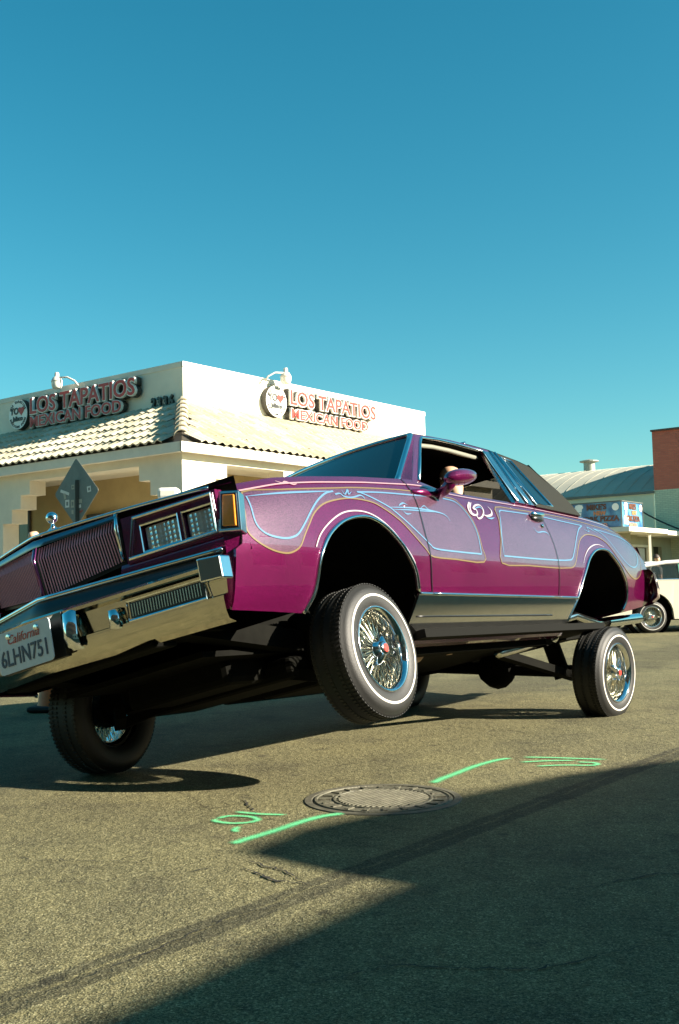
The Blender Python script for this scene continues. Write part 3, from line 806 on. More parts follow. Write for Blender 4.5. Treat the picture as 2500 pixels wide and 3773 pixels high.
# unseen brick row added to keep sky light off the road and car nose
def row_behind():
    t = thing('sky_blocking_row', 'tall dark brick row added behind the camera to block sky light, out of the picture', 'building', (-6, -6, 0))
    inv = Matrix.Translation((6, 6, 0)); H = 13.0
    P = lambda s, z, d: Vector((-26 + s, -6.5 + 0.25 * (-26 + s) * 0.0 + d, z))
    holes = [[(s, 0.8), (s + 2.4, 0.8), (s + 2.4, 2.7), (s, 2.7)] for s in np.arange(1.0, 33, 3.6)] + [[(s, 4.6), (s + 1.2, 4.6), (s + 1.2, 6.6), (s, 6.6)] for s in np.arange(1.2, 33, 2.6)] + [[(s, 8.6), (s + 1.2, 8.6), (s + 1.2, 10.6), (s, 10.6)] for s in np.arange(1.2, 33, 2.6)]
    m = pbr('brown_brick', (0.16, 0.10, 0.07), 0.9, noise=(3, 0.8, 1.15))
    o = prism('front_wall', [(0, 0), (34, 0), (34, H), (0, H)], [[(float(a), float(b)) for a, b in h] for h in holes], lambda u, v, d: P(u, v, d), -0.3, 0.0, m, t); o.matrix_parent_inverse = inv
    for h in holes:
        o = obj('window', [P(float(a), float(b), -0.2) for a, b in h], [(3,2,1,0)], DARK, t); o.matrix_parent_inverse = inv
row_behind()

# ================================================================== the purple lowrider
# car frame: x forward, y to its left, z up; the body is hopped up and rolled to its right, front left wheel in the air
RWC = Matrix(((-0.555, 0.811, -0.183), (-0.831, -0.534, 0.153), (0.026, 0.237, 0.971))).to_3x3()
_q = RWC.to_quaternion(); _q.normalize()
CARM = Matrix.Translation((0.278, 6.117, 0.181)) @ _q.to_matrix().to_4x4()
car = thing('lowrider_car', 'purple two door lowrider with pinstriped sides raised on three wheels', 'car', mat=CARM)

def paint_material(name, col, metal, rough, flake, tint=None):
    m = bpy.data.materials.new(name); m.use_nodes = True; nt = m.node_tree; b = nt.nodes['Principled BSDF']
    b.inputs['Metallic'].default_value = metal; b.inputs['Roughness'].default_value = rough
    b.inputs['Coat Weight'].default_value = 1.0; b.inputs['Coat Roughness'].default_value = 0.03; b.inputs['Coat IOR'].default_value = 1.75
    tc = nt.nodes.new('ShaderNodeTexCoord')
    vo = nt.nodes.new('ShaderNodeTexVoronoi'); vo.inputs['Scale'].default_value = 520; nt.links.new(tc.outputs['Object'], vo.inputs['Vector'])
    sp = nt.nodes.new('ShaderNodeSeparateColor'); nt.links.new(vo.outputs['Color'], sp.inputs['Color'])
    r = nt.nodes.new('ShaderNodeValToRGB'); e = r.color_ramp.elements
    e[0].position = 0.1; e[0].color = (*[c * (1 - flake) for c in col], 1); e[1].position = 0.95; e[1].color = (*[min(1, c * (1 + flake * 1.3)) for c in col], 1)
    nt.links.new(sp.outputs[0], r.inputs['Fac'])
    n = nt.nodes.new('ShaderNodeTexNoise'); n.inputs['Scale'].default_value = 3.0; n.inputs['Detail'].default_value = 3; nt.links.new(tc.outputs['Object'], n.inputs['Vector'])
    mx = nt.nodes.new('ShaderNodeMix'); mx.data_type = 'RGBA'; mx.blend_type = 'MULTIPLY'; mx.inputs['Factor'].default_value = 1
    r2 = nt.nodes.new('ShaderNodeValToRGB'); r2.color_ramp.elements[0].position = .3; r2.color_ramp.elements[1].position = .7
    r2.color_ramp.elements[0].color = (.88, .88, .90, 1); r2.color_ramp.elements[1].color = (1.1, 1.1, 1.1, 1); nt.links.new(n.outputs['Fac'], r2.inputs['Fac'])
    nt.links.new(r.outputs['Color'], mx.inputs['A']); nt.links.new(r2.outputs['Color'], mx.inputs['B'])
    nt.links.new(mx.outputs['Result'], b.inputs['Base Color'])
    # flakes tilt a little
    sb = nt.nodes.new('ShaderNodeVectorMath'); sb.operation = 'SUBTRACT'; nt.links.new(vo.outputs['Color'], sb.inputs[0]); sb.inputs[1].default_value = (.5, .5, .5)
    sc = nt.nodes.new('ShaderNodeVectorMath'); sc.operation = 'SCALE'; nt.links.new(sb.outputs[0], sc.inputs[0]); sc.inputs['Scale'].default_value = 0.14
    ge = nt.nodes.new('ShaderNodeNewGeometry'); ad = nt.nodes.new('ShaderNodeVectorMath'); nt.links.new(ge.outputs['Normal'], ad.inputs[0]); nt.links.new(sc.outputs[0], ad.inputs[1])
    no = nt.nodes.new('ShaderNodeVectorMath'); no.operation = 'NORMALIZE'; nt.links.new(ad.outputs[0], no.inputs[0]); nt.links.new(no.outputs[0], b.inputs['Normal'])
    return m
PAINT = paint_material('candy_purple_paint', (0.138, 0.003, 0.058), 0.55, 0.26, 0.36)
PANELP = paint_material('lavender_flake_paint', (0.092, 0.038, 0.068), 0.30, 0.36, 0.45)
CHROME = pbr('chrome', (0.86, 0.87, 0.87), 0.07, 1.0, noise=(30, 0.93, 1.03))
CHROMED = pbr('polished_metal', (0.80, 0.79, 0.76), 0.16, 1.0, noise=(20, 0.9, 1.04))
RUBBER = pbr('tyre_rubber', (0.011, 0.011, 0.010), 0.55, bump=(200, 0.15), noise=(12, 0.8, 1.2))
WHITEW = pbr('whitewall', (0.62, 0.60, 0.54), 0.55)
UNDER = pbr('underbody_black', (0.005, 0.005, 0.004), 0.85, noise=(5, 0.7, 1.5), spec=0.06)
GLASS = pbr('tinted_glass', (0.005, 0.012, 0.014), 0.03, alpha=0.95, spec=0.7)
VINYL = pbr('dark_vinyl_top', (0.012, 0.0115, 0.006), 0.7, bump=(160, 0.5), spec=0.25)
PBAR = pbr('pink_chrome_bar', (0.90, 0.46, 0.60), 0.35, 0.0)
TRIMB = pbr('black_trim', (0.006, 0.006, 0.007), 0.35)
INTER = pbr('dark_interior', (0.006, 0.006, 0.005), 0.8, spec=0.1)
AMBER = pbr('amber_lens', (0.80, 0.26, 0.02), 0.2, coat=0.6, noise=(40, 0.9, 1.08))
REDL = pbr('red_lens', (0.35, 0.01, 0.01), 0.15, coat=0.6)
BLUEL = pbr('pale_blue_pinstripe', (0.09, 0.19, 0.30), 0.3, coat=0.8)
GOLDL = pbr('gold_pinstripe', (0.15, 0.105, 0.04), 0.35, coat=0.6)
PINKL = pbr('pale_pink_pinstripe', (0.36, 0.22, 0.24), 0.3, coat=0.6)
WHITEL = pbr('white_pinstripe', (0.36, 0.32, 0.34), 0.3, coat=0.6)

TX = [-2.9,-2.575,-2.489,-2.361,-1.992,-1.515,-.814,-.543,.196,.40,.52,.62,.755,1.205,1.595,1.858,2.205,2.5]
TZ = [.80,.80,.865,.906,.96,.979,.988,.99,.983,.985,1.0,1.012,1.007,.973,.934,.901,.832,.80]
_dx = np.linspace(-2.9, 2.5, 541); _dz = np.interp(_dx, TX, TZ); _k = np.hanning(17); _k /= _k.sum()
_dz = np.convolve(np.pad(_dz, 8, mode='edge'), _k, 'valid')
def top(x): return float(np.interp(x, _dx, _dz))
_lz = np.linspace(.1, .62, 105); _ly = np.interp(_lz, [.10,.15,.21,.30,.40,.50,.57,.62], [.675,.690,.718,.772,.832,.862,.88,.885])
_k2 = np.hanning(21); _k2 /= _k2.sum()
_ly = np.convolve(np.pad(_ly, 10, mode='edge'), _k2, 'valid')
def side_y(x, z):
    tp = top(x)
    if z > .62:
        t = (z - .62) / max(tp - .62, .05); y = .885 - .02*t - .07*max(t, 0)**4
    else: y = float(np.interp(z, _lz, _ly))
    if x > 1.7: y -= .027*((x - 1.7)/.5)**2
    if x < -1.6: y -= .06*((-1.6 - x)/1.0)**2
    return y
def side_n(x, z):
    e = .01
    gx = (side_y(x+e, z) - side_y(x-e, z)) / (2*e); gz = (side_y(x, z+e) - side_y(x, z-e)) / (2*e)
    return Vector((-gx, 1, -gz)).normalized()

def body_panel(name, outline, mat, sg=1, off=0.0, thick=0.012, step=0.035, parent=car, holes=()):
    dn = densify(outline, 0.03); V, T = cdt(dn, [densify(h, .03) for h in holes], step)
    n = len(V); vs = []; nr = []
    for x, z in V:
        nn = side_n(x, z); p = Vector((x, side_y(x, z), z)) + nn * off
        vs.append((p.x, sg*p.y, p.z)); nr.append((nn.x, sg*nn.y, nn.z))
    fs = [(t if sg < 0 else t[::-1]) for t in T]        # (x,z) ccw looks along -y
    cnt = set()
    for t in T:
        for k in range(3): cnt.add((t[k], t[(k+1) % 3]))
    if thick:
        ring = {}
        for (a, b) in list(cnt):
            if (b, a) in cnt: continue
            ids = []
            for i in (a, b):
                if i not in ring:
                    j = len(vs); vs.append(vs[i]); nr.append((0, 0, 0))
                    nn = side_n(*V[i]); q = Vector((V[i][0], side_y(*V[i]), V[i][1])) + nn*(off - thick)
                    vs.append((q.x, sg*q.y, q.z)); nr.append((0, 0, 0)); ring[i] = j
                ids.append(ring[i])
            f = (ids[0], ids[1], ids[1] + 1, ids[0] + 1)
            fs.append(f if sg > 0 else f[::-1])
    me = mesh_of(name, vs, fs, True)
    me.normals_split_custom_set_from_vertices(nr)
    return link_mesh(name, me, mat, parent)

def stripe(name, pts, w, mat, sg=1, off=0.003, sm=5, closed=False, parent=car, taper=False):
    """flat painted line lying on the body side"""
    P = spline(pts, sm, closed)
    P = densify(P, 0.02, closed) if not closed else densify(P, 0.02)
    m = len(P); L = []; R = []
    for i in range(m):
        a = P[(i-1) % m] if closed else P[max(i-1, 0)]; b = P[(i+1) % m] if closed else P[min(i+1, m-1)]
        dx, dz = b[0]-a[0], b[1]-a[1]; l = math.hypot(dx, dz) or 1; nx, nz = -dz/l, dx/l
        ww = w/2
        if taper:
            t = i/(m-1); ww *= 0.25 + 0.9*math.sin(math.pi*min(max(t, .02), .98))
        for arr, sgn in ((L, 1), (R, -1)):
            x, z = P[i][0] + nx*ww*sgn, P[i][1] + nz*ww*sgn
            z = min(z, top(x) + .002)
            p = Vector((x, side_y(x, z), z)) + side_n(x, z)*off; arr.append((p.x, sg*p.y, p.z))
    mb = MB(); k = len(L); fs = []
    for i in range(k if closed else k-1):
        j = (i+1) % k
        f = (i, j, k+j, k+i); fs.append(f if sg > 0 else f[::-1])
    mb.add(L + R, fs)
    return mb.build(name, mat, parent, True)

ARCHF = [[1.825,.34],[1.788,.398],[1.767,.45],[1.741,.549],[1.68,.629],[1.571,.694],[1.46,.732],[1.347,.748],[1.263,.740],[1.177,.708],[1.101,.649],[1.049,.595],[.979,.517],[.945,.426]]
ARCHR = [[-.924,.268],[-1.014,.406],[-1.11,.532],[-1.218,.631],[-1.367,.699],[-1.498,.726],[-1.643,.723],[-1.748,.67],[-1.856,.57],[-1.917,.499],[-1.923,.403],[-1.882,.329]]
AF = spline(ARCHF, 4); AR = spline(ARCHR, 4)
DOORF = [(.795, .99), (.835,.72), (.835,.52), (.822,.427)]
DOORR = [(-.735,.985), (-.725,.865), (-.735,.716), (-.718,.589), (-.715,.488), (-.711,.41)]
DF = spline(DOORF, 4); DR = spline(DOORR, 3)
def tops(x0, x1, n=24): return [(x, top(x)) for x in np.linspace(x0, x1, n)]
g = 0.004
fender_out = [(x + g, z) for x, z in DF[::-1]] + tops(.80, 2.18, 30)[0:] + [(2.165,.80), (2.19,.64), (2.20,.59), (2.235,.57), (2.235,.36)] + AF
door_out = [(x - g, min(z, top(x))) for x, z in DF] + [(.805, .424), (-.705, .414)] + [(x + g, min(z, top(x))) for x, z in DR[::-1]] + tops(-.725, .785, 30)
quart_out = [(x - g, min(z, top(x))) for x, z in DR] + [(-1.015, .412)] + [p for p in AR if p[1] > .415 or p[0] < -1.3] + [(-2.0,.335), (-2.40,.37), (-2.50,.40), (-2.52,.60), (-2.545,.72), (-2.53,.79)] + tops(-2.50, -.745, 36)
rock_out = [(.945,.418), (1.0,.228), (.4,.245), (-.2,.245), (-.915,.262), (-1.008,.404), (-.72,.408), (.3,.412)]
for sg in (1, -1):
    fe = body_panel('front_fender', fender_out, PAINT, sg)
    do = body_panel('door', door_out, PAINT, sg)
    qu = body_panel('rear_quarter', quart_out, PAINT, sg)
    ro = body_panel('rocker_panel', rock_out, CHROMED, sg, off=0.004)
    # chrome edges of the wheel openings and the strip over the rocker
    for pts, nm in ((AF, 'arch_trim'), (AR, 'arch_trim')):
        mb = MB(); mb.tube([(x, sg*(side_y(x, z) + .002), z) for x, z in pts], 0.009, 8); mb.build(nm, CHROME, car, True)
    mb = MB()
    for x0, x1 in ((.94, .827), (.815, -.706), (-.718, -1.01)):
        xs = np.linspace(x0, x1, 14); zz = lambda x: .416 - .004*(0.9 - x)
        mb.tube([(x, sg*(side_y(x, zz(x)) + .006), zz(x)) for x in xs], .0085, 6)
    mb.build('rocker_strip', CHROME, car, True)
    mb = MB(); xs = np.linspace(1.03, -.9, 24)
    mb.grid([[(x, sg*(side_y(x, .235) + .004), .235 + .012*math.cos(x)) for x in xs], [(x, sg*(side_y(x, .235) - .015), .205) for x in xs], [(x, sg*(side_y(x, .235) - .07), .20) for x in xs]])
    mb.build('sill', PAINT, car)
    # black bead standing in for the shade line of a rocker crease
    mb = MB(); mb.tube([(x, sg*(side_y(x, .318) + .005), .318 + .004*x) for x in np.linspace(.93, -.66, 20)], .005, 6); mb.build('rocker_crease_shade', TRIMB, car, True)
    # dark wheel housings
    for pts, cx in ((AF, 1.37), (AR, -1.42)):
        mb = MB(); rows = []
        for yy in (.86, .60, .36):
            rows.append([(cx + (x - cx)*1.03, sg*(min(side_y(x, z) - .012, yy) if yy > .8 else yy), z + .012) for x, z in pts])
        mb.grid(rows)
        c = [(cx + (x - cx)*1.03, sg*.36, z + .012) for x, z in pts]; mb.add(c + [(cx, sg*.36, .3)], [(i, i+1, len(c)) for i in range(len(c)-1)])
        mb.build('wheel_housing', UNDER, car, True)

# lavender panels and pinstripes on both sides
GOLDA = [[2.102,.806],[1.881,.831],[1.493,.874],[1.294,.896],[.914,.922],[.624,.927],[.43,.928],[.345,.925],[.316,.895],[.271,.824],[.254,.737],[.262,.651],[.274,.579],[.579,.582],[.805,.586],[.861,.614],[.944,.681],[1.04,.752],[1.17,.809],[1.256,.829],[1.4,.831],[1.531,.811],[1.638,.782],[1.723,.737],[1.78,.686],[1.836,.631],[1.869,.591],[1.904,.571],[1.948,.56],[2.0,.562],[2.06,.575],[2.126,.603],[2.165,.64],[2.15,.706]]
GOLDB = [[-.129,.919],[-.07,.831],[-.001,.711],[.061,.581],[-.286,.578],[-.683,.576],[-.824,.580],[-.926,.586],[-.987,.61],[-1.08,.687],[-1.187,.768],[-1.302,.811],[-1.409,.825],[-1.553,.818],[-1.687,.781],[-1.796,.700],[-1.913,.608],[-2.032,.559],[-2.141,.546],[-2.236,.567],[-2.313,.608],[-2.375,.676],[-2.42,.78],[-2.35,.845],[-2.172,.874],[-1.629,.905],[-1.44,.917],[-1.088,.929],[-.766,.932],[-.415,.927]]
BLUES = [
 ([[1.51,.856],[1.897,.812],[2.10,.785]], .008), ([[2.10,.785],[2.105,.742],[2.11,.683],[2.094,.649],[2.052,.626],[1.974,.616],[1.917,.622],[1.87,.64],[1.811,.686],[1.742,.744],[1.668,.796],[1.582,.838],[1.51,.856]], .008),
 ([[1.318,.87],[1.107,.887],[.826,.9],[.578,.911],[.41,.912],[.35,.898],[.311,.857],[.277,.788],[.27,.714],[.294,.619]], .008), ([[.294,.619],[.523,.62],[.765,.625],[.816,.644],[.86,.673],[.961,.736],[1.065,.796],[1.104,.815],[1.195,.844],[1.283,.867],[1.318,.87]], .008),
 ([[1.106,.811],[.948,.822],[.809,.827],[.621,.821],[.556,.807],[.535,.782]], .008), ([[1.005,.826],[.98,.837],[.948,.845],[.915,.837]], .007), ([[.983,.803],[.959,.789],[.911,.794]], .006), ([[.801,.83],[.753,.847],[.725,.83],[.655,.825]], .006), ([[1.07,.802],[.899,.813],[.646,.821]], .006),
 ([[1.509,.84],[1.467,.848],[1.449,.836],[1.405,.834],[1.363,.84],[1.316,.852],[1.293,.851],[1.283,.839]], .007), ([[1.435,.869],[1.431,.847],[1.382,.877],[1.402,.85],[1.364,.866]], .006),
 ([[-.128,.884],[-.16,.898],[-.216,.901],[-.562,.906],[-.751,.904],[-1.063,.895],[-1.368,.887]], .008), ([[-1.368,.887],[-1.263,.853],[-1.153,.788],[-1.039,.699],[-.958,.642],[-.881,.629],[-.716,.623],[-.41,.62],[.021,.62]], .008), ([[.021,.62],[-.0,.681],[-.047,.774],[-.128,.884]], .008),
 ([[-1.558,.877],[-1.863,.859],[-2.16,.838],[-2.33,.80],[-2.345,.73],[-2.273,.669],[-2.183,.633],[-2.069,.627],[-1.972,.653],[-1.859,.722],[-1.764,.793],[-1.674,.849],[-1.558,.877]], .007),
 ([[-1.363,.859],[-1.441,.849],[-1.451,.881],[-1.522,.866],[-1.592,.848]], .007), ([[-.513,.816],[-.547,.789],[-.63,.797],[-.689,.794],[-.711,.776]], .007),
 ([[.177,.881],[.095,.899],[.077,.884]], .008), ([[.078,.836],[.031,.833],[-.024,.843]], .008)]
WHITES = [([[1.77,.59],[1.738,.631],[1.675,.677],[1.581,.726],[1.492,.757],[1.391,.771],[1.297,.767],[1.211,.741],[1.132,.694],[1.075,.639],[1.018,.585],[.985,.548]], .0065),
 ([[-1.125,.617],[-1.186,.664],[-1.292,.718],[-1.414,.751],[-1.516,.759],[-1.602,.748]], .0065),
 ([[.18,.921],[.241,.889],[.26,.856],[.234,.839],[.178,.847],[.159,.877],[.191,.88],[.136,.905],[.075,.914],[.063,.895],[.088,.863],[.135,.835],[.184,.822],[.195,.836]], .010),
 ([[-.024,.913],[-.034,.886],[-.0,.858],[.069,.846],[.109,.855]], .011), ([[.159,.923],[.223,.884],[.234,.851],[.211,.844]], .010), ([[.20,.918],[.25,.875],[.235,.845]], .008)]
for sg in (1, -1):
    GA = spline(GOLDA, 3, True); GB = spline(GOLDB, 3, True)
    # the front panel is cut by the door gap
    for k, (poly) in enumerate(([p for p in GA], [p for p in GB])):
        body_panel('flake_panel', poly, PANELP, sg, off=0.0012, thick=0)
    stripe('gold_outline', GOLDA, .007, GOLDL, sg, .0024, 3, True); stripe('gold_outline', GOLDB, .007, GOLDL, sg, .0024, 3, True)
    for p, w in BLUES: stripe('pinstripe', p, w, BLUEL, sg, .0032, 5, taper=len(p) < 7)
    for p, w in WHITES: stripe('pinstripe', p, w, WHITEL, sg, .0034, 5, taper=len(p) < 7)
    stripe('crest_line', [(x, top(x) - .038 + (.012 if x < .45 else 0)) for x in np.linspace(2.11, -2.42, 40)], .007, PINKL, sg, .003, 2)
    stripe('crest_scroll', [(1.86, .878), (1.83, .868), (1.80, .878), (1.77, .866), (1.74, .872)], .008, PINKL, sg, .003, 4, taper=True)
    # shut lines of the door
    for pts in (DF, DR):
        stripe('door_gap', [(x, min(z, top(x) - .003)) for x, z in pts], .007, TRIMB, sg, .0042, 2)
    # door handle
    mb = MB(); zz = lambda x: .905
    mb.tube([(-.555, sg*(side_y(-.555, .90) + .005), .90), (-.57, sg*(side_y(-.57, .90) + .022), .902), (-.70, sg*(side_y(-.70, .90) + .022), .905), (-.715, sg*(side_y(-.7, .90) + .005), .905)], [.012, .016, .016, .012], 8)
    h = mb.build('door_handle', CHROME, car, True)
    mb = MB(); mb.tube([(x, sg*(side_y(x, .878) + .003), .880) for x in (-.55, -.6, -.66, -.71)], [.012, .022, .022, .012], 8); mb.build('handle_recess', TRIMB, h, True)
    mb = MB(); mb.lathe([(0, .012), (.011, .012), (.013, .0)], 12, 'y', (-.655, 0, .835)); k_ = mb.build('door_lock', CHROME, car, True)
    for v in k_.data.vertices: v.co.y = sg*(side_y(-.655, .835) + v.co.y)

# ---------------------------------------------------------------- hood, cowl, deck
def cross_rows(xs, edge, crown, ny=17, yedge=None):
    rows = []
    for x in xs:
        ye = (side_y(x, top(x)) - .001) if yedge is None else yedge(x)
        rows.append([(x, ye*math.sin(t*math.pi/2)*1.0 if False else ye*t, edge(x) + crown(x)*(1 - abs(t)**2.4)) for t in np.linspace(-1, 1, ny)])
    return rows
mb = MB()
hx = list(np.linspace(.62, 2.16, 26))
mb.grid(cross_rows(hx, top, lambda x: .045 - .012*max(0, x - 1.6)/.5))
hood = mb.build('hood', PAINT, car, True)
for p in hood.data.polygons: p.flip()
def front_x(y): return 2.42 - .22*abs(y)
# nose: from the hood edge forward and down to the chrome header
mb = MB(); ys_ = list(np.linspace(-.86, .86, 41))
rows = [[(2.155, y*.93, top(2.16) + (.045 - .0125)*(1 - (abs(y)/.86)**2.4)) for y in ys_],
        [(2.155 + (front_x(y) - 2.19)*.5, y*.97, .832 + .032*(1 - (abs(y)/.86)**2) + .008) for y in ys_],
        [(front_x(y) - .03, y, .824 + .034*(1 - (abs(y)/.86)**2)) for y in ys_]]
mb.grid(rows); nose = mb.build('nose_panel', PAINT, car, True)
for p in nose.data.polygons: p.flip()
mb = MB(); mb.tube([(front_x(y) - .016, y, .822 + .033*(1 - (abs(y)/.86)**2)) for y in ys_[2:-2]], .0075, 8); mb.build('header_strip', CHROME, car, True)
mb = MB(); mb.grid([[(front_x(y) - .010, y, .838) for y in np.linspace(-.385, .385, 15)], [(front_x(y) + .000, y, .830) for y in np.linspace(-.385, .385, 15)], [(front_x(y) - .002, y, .806 + .02*abs(y)) for y in np.linspace(-.385, .385, 15)]])
mb.build('grille_header', pbr('dark_chrome', (.16, .20, .24), .2, 1.0), car, True)
mb = MB(); mb.grid([[(front_x(y) - .05, y, .855) for y in ys_], [(front_x(y) - .075, y, .57) for y in ys_]]); mb.build('nose_back', UNDER, car)
# deck and tail
mb = MB(); dx_ = list(np.linspace(-1.45, -2.56, 16)); mb.grid(cross_rows(dx_, top, lambda x: .02)); deck = mb.build('trunk_lid', PAINT, car, True)
mb = MB(); ty = list(np.linspace(-.80, .80, 15))
def tail_y(t): return t
mb.grid([[(-2.56, y, top(-2.56) + .02*(1 - (abs(y)/.80)**2.4)) for y in ty], [(-2.62, y*.99, .70) for y in ty], [(-2.63, y*.99, .60) for y in ty]]); mb.build('tail_panel', PAINT, car, True)
for sg in (1, -1):
    mb = MB(); mb.grid([[(-2.575, sg*.775, .80), (-2.582, sg*.66, .80), (-2.585, sg*.45, .80)], [(-2.645, sg*.80, .69), (-2.65, sg*.66, .69), (-2.65, sg*.45, .69)]]); mb.build('tail_light', REDL, car)
mb = MB(); pr = [(.0, .625), (.07, .615), (.10, .585), (.10, .47), (.07, .41), (.0, .385)]
sts = [(-2.40, .865), (-2.55, .835), (-2.62, .80)]
path = [(x, y) for x, y in sts] + [(-2.655, y) for y in np.linspace(.74, -.74, 9)] + [(x, -y) for x, y in sts[::-1]]
rows = []
for i, (x, y) in enumerate(path):
    a = Vector((path[min(i+1, len(path)-1)][0] - path[max(i-1, 0)][0], path[min(i+1, len(path)-1)][1] - path[max(i-1, 0)][1])).normalized()
    nx, ny = (a.y, -a.x); k = 1 if (nx*(x + 1) + ny*y) > 0 else -1
    k = -1 if nx > 0 and abs(y) < .78 else (1 if ny*y > 0 or abs(y) < .78 else -1)
    rows.append([(x + nx*k*(d - .03)*.6, y + ny*k*(d - .03)*.6, z) for d, z in pr])
mb.grid(rows); mb.build('rear_bumper', PAINT, car, True)
mb = MB(); mb.tube([(-2.60, .845, .60), (-2.665, .815, .585), (-2.70, .77, .52), (-2.69, .775, .44)], .013, 8); mb.tube([(-2.60, -.845, .60), (-2.665, -.815, .585), (-2.70, -.77, .52), (-2.69, -.775, .44)], .013, 8); mb.build('bumper_trim', CHROMED, car, True)

# ---------------------------------------------------------------- front end
def FP(y, z, d=0.0): return Vector((front_x(y) + d, y, z))
def front_box(name, y0, y1, z0, z1, d0, d1, mat, parent, rise=0.0):
    q = [(y0, z0), (y1, z0 + rise), (y1, z1 + rise), (y0, z1)]
    mb = MB(); mb.add([FP(y, z, d0) for y, z in q] + [FP(y, z, d1) for y, z in q], [(0,3,2,1),(4,5,6,7),(0,1,5,4),(1,2,6,5),(2,3,7,6),(3,0,4,7)])
    return mb.build(name, mat, parent)
LENSM = bpy.data.materials.new('ribbed_headlamp_glass'); LENSM.use_nodes = True
_nt = LENSM.node_tree; _b = _nt.nodes['Principled BSDF']; _b.inputs['Base Color'].default_value = (.80, .82, .82, 1); _b.inputs['Metallic'].default_value = .6; _b.inputs['Roughness'].default_value = .12; _b.inputs['Coat Weight'].default_value = 1
_tc = _nt.nodes.new('ShaderNodeTexCoord'); _vo = _nt.nodes.new('ShaderNodeTexVoronoi'); _vo.inputs['Scale'].default_value = 52; _vo.inputs['Randomness'].default_value = 0.0; _nt.links.new(_tc.outputs['Object'], _vo.inputs['Vector'])
_bp = _nt.nodes.new('ShaderNodeBump'); _bp.inputs['Strength'].default_value = .6; _bp.inputs['Distance'].default_value = .006; _nt.links.new(_vo.outputs['Distance'], _bp.inputs['Height']); _nt.links.new(_bp.outputs['Normal'], _b.inputs['Normal'])
for sg in (1, -1):
    # headlamp surround
    for y0, y1, z0, z1 in ((.395, .80, .765, .815), (.395, .80, .635, .662), (.395, .475, .662, .765), (.632, .656, .662, .765), (.778, .80, .662, .765)):
        front_box('lamp_surround', sg*y0, sg*y1, z0, z1, -.09, -.01, PAINT, car)
    front_box('lamp_recess', sg*.40, sg*.80, .64, .80, -.10, -.075, TRIMB, car)
    for y0, y1 in ((.480, .628), (.660, .774)):
        b_ = front_box('headlight', sg*y0, sg*y1, .666, .760, -.075, -.022, LENSM, car); bevel(b_, .008, 2)
        mb = MB(); P4 = [FP(sg*y, z, -.008) for y, z in ((y0 - .006, .660), (y1 + .006, .660), (y1 + .006, .766), (y0 - .006, .766))]
        mb.tube([p for p in P4], .006, 6, closed=True); mb.build('headlight_bezel', CHROME, b_)
    mb = MB(); P4 = [FP(sg*y, z, .0) for y, z in ((.415, .650), (.788, .655), (.788, .800), (.455, .800))]
    mb.tube(P4, .007, 6, closed=True); mb.build('lamp_trim', CHROME, car)
    # raked corner lamp: metal bezel with an amber lens
    def slab(name, q, back, out, mat, parent):
        q = [Vector((x, sg*y, z)) for x, y, z in q]
        nf = Vector((1, sg*.35, .12)).normalized()
        mb = MB(); mb.add([p - nf*back for p in q] + [p + nf*out for p in q], [(0,3,2,1),(4,5,6,7),(0,1,5,4),(1,2,6,5),(2,3,7,6),(3,0,4,7)])
        o = mb.build(name, mat, parent); bevel(o, .004, 2); return o
    a_ = slab('corner_lamp', [(2.246,.787,.650), (2.23,.885,.630), (2.199,.881,.788), (2.214,.792,.811)], .06, .0, CHROMED, car)
    slab('lens_border', [(2.242,.802,.659), (2.228,.876,.643), (2.202,.873,.781), (2.212,.809,.796)], .002, .004, TRIMB, a_)
    slab('amber_lens', [(2.239,.811,.665), (2.229,.868,.651), (2.205,.866,.775), (2.213,.818,.787)], .002, .010, AMBER, a_)
    # lower nose panel between lamps and bumper
    mb = MB(); yy = np.linspace(.36, .81, 10)
    mb.grid([[FP(sg*y, .638, -.02) for y in yy], [FP(sg*y, .60, -.005) for y in yy], [FP(sg*y, .565, -.03) for y in yy], [FP(sg*y, .50, -.10) for y in yy]]); mb.build('lower_nose', PAINT, car, True)
    mb = MB(); mb.grid([[(2.262, sg*.76, .56), (2.25, sg*.81, .56), (2.195, sg*(side_y(2.20, .56) - .003), .56)], [(2.255, sg*.75, .46), (2.245, sg*.79, .46), (2.225, sg*(side_y(2.23, .46) - .003), .46)], [(2.23, sg*.72, .37), (2.23, sg*.76, .37), (2.225, sg*(side_y(2.23, .37) - .003), .365)]]); mb.build('nose_corner', PAINT, car, True)
    mb = MB(); mb.grid([[(2.232, sg*.80, .645), (2.19, sg*(side_y(2.19, .64) - .003), .64)], [(2.245, sg*.81, .56), (2.198, sg*(side_y(2.20, .57) - .003), .558)]]); mb.build('nose_corner', PAINT, car, True)
    # grille half: backing and separate bars
    mb = MB(); yy = (.012, .365); mb.add([FP(sg*yy[0], .60, -.045), FP(sg*yy[1], .645, -.045), FP(sg*yy[1], .835, -.045), FP(sg*yy[0], .815, -.045)], [(0,1,2,3)]); gr = mb.build('grille_backing', TRIMB, car)
    for k in range(30):
        y = .012 + k*(.353/29); t = k/29
        mb = MB(); mb.bar(FP(sg*y, .806 + .020*t, -.022), FP(sg*y, .757 + .02*t, -.004), .0030, .004, (1, 0, 0)); mb.bar(FP(sg*y, .757 + .02*t, -.004), FP(sg*y, .612 + .045*t, -.032), .0030, .004, (1, 0, 0))
        mb.build('grille_bar', PBAR, gr)
    mb = MB(); mb.tube([FP(sg*.378, .838, -.01), FP(sg*.380, .78, .0), FP(sg*.372, .655, -.02)], .009, 6); mb.build('grille_frame', CHROME, car, True)
mb = MB(); mb.tube([FP(0, .812, -.012), FP(0, .757, .006), FP(0, .606, -.02)], .008, 6); mb.build('grille_ridge', pbr('ridge_paint', (.25, .06, .22), .2, .5, 1.0), car, True)
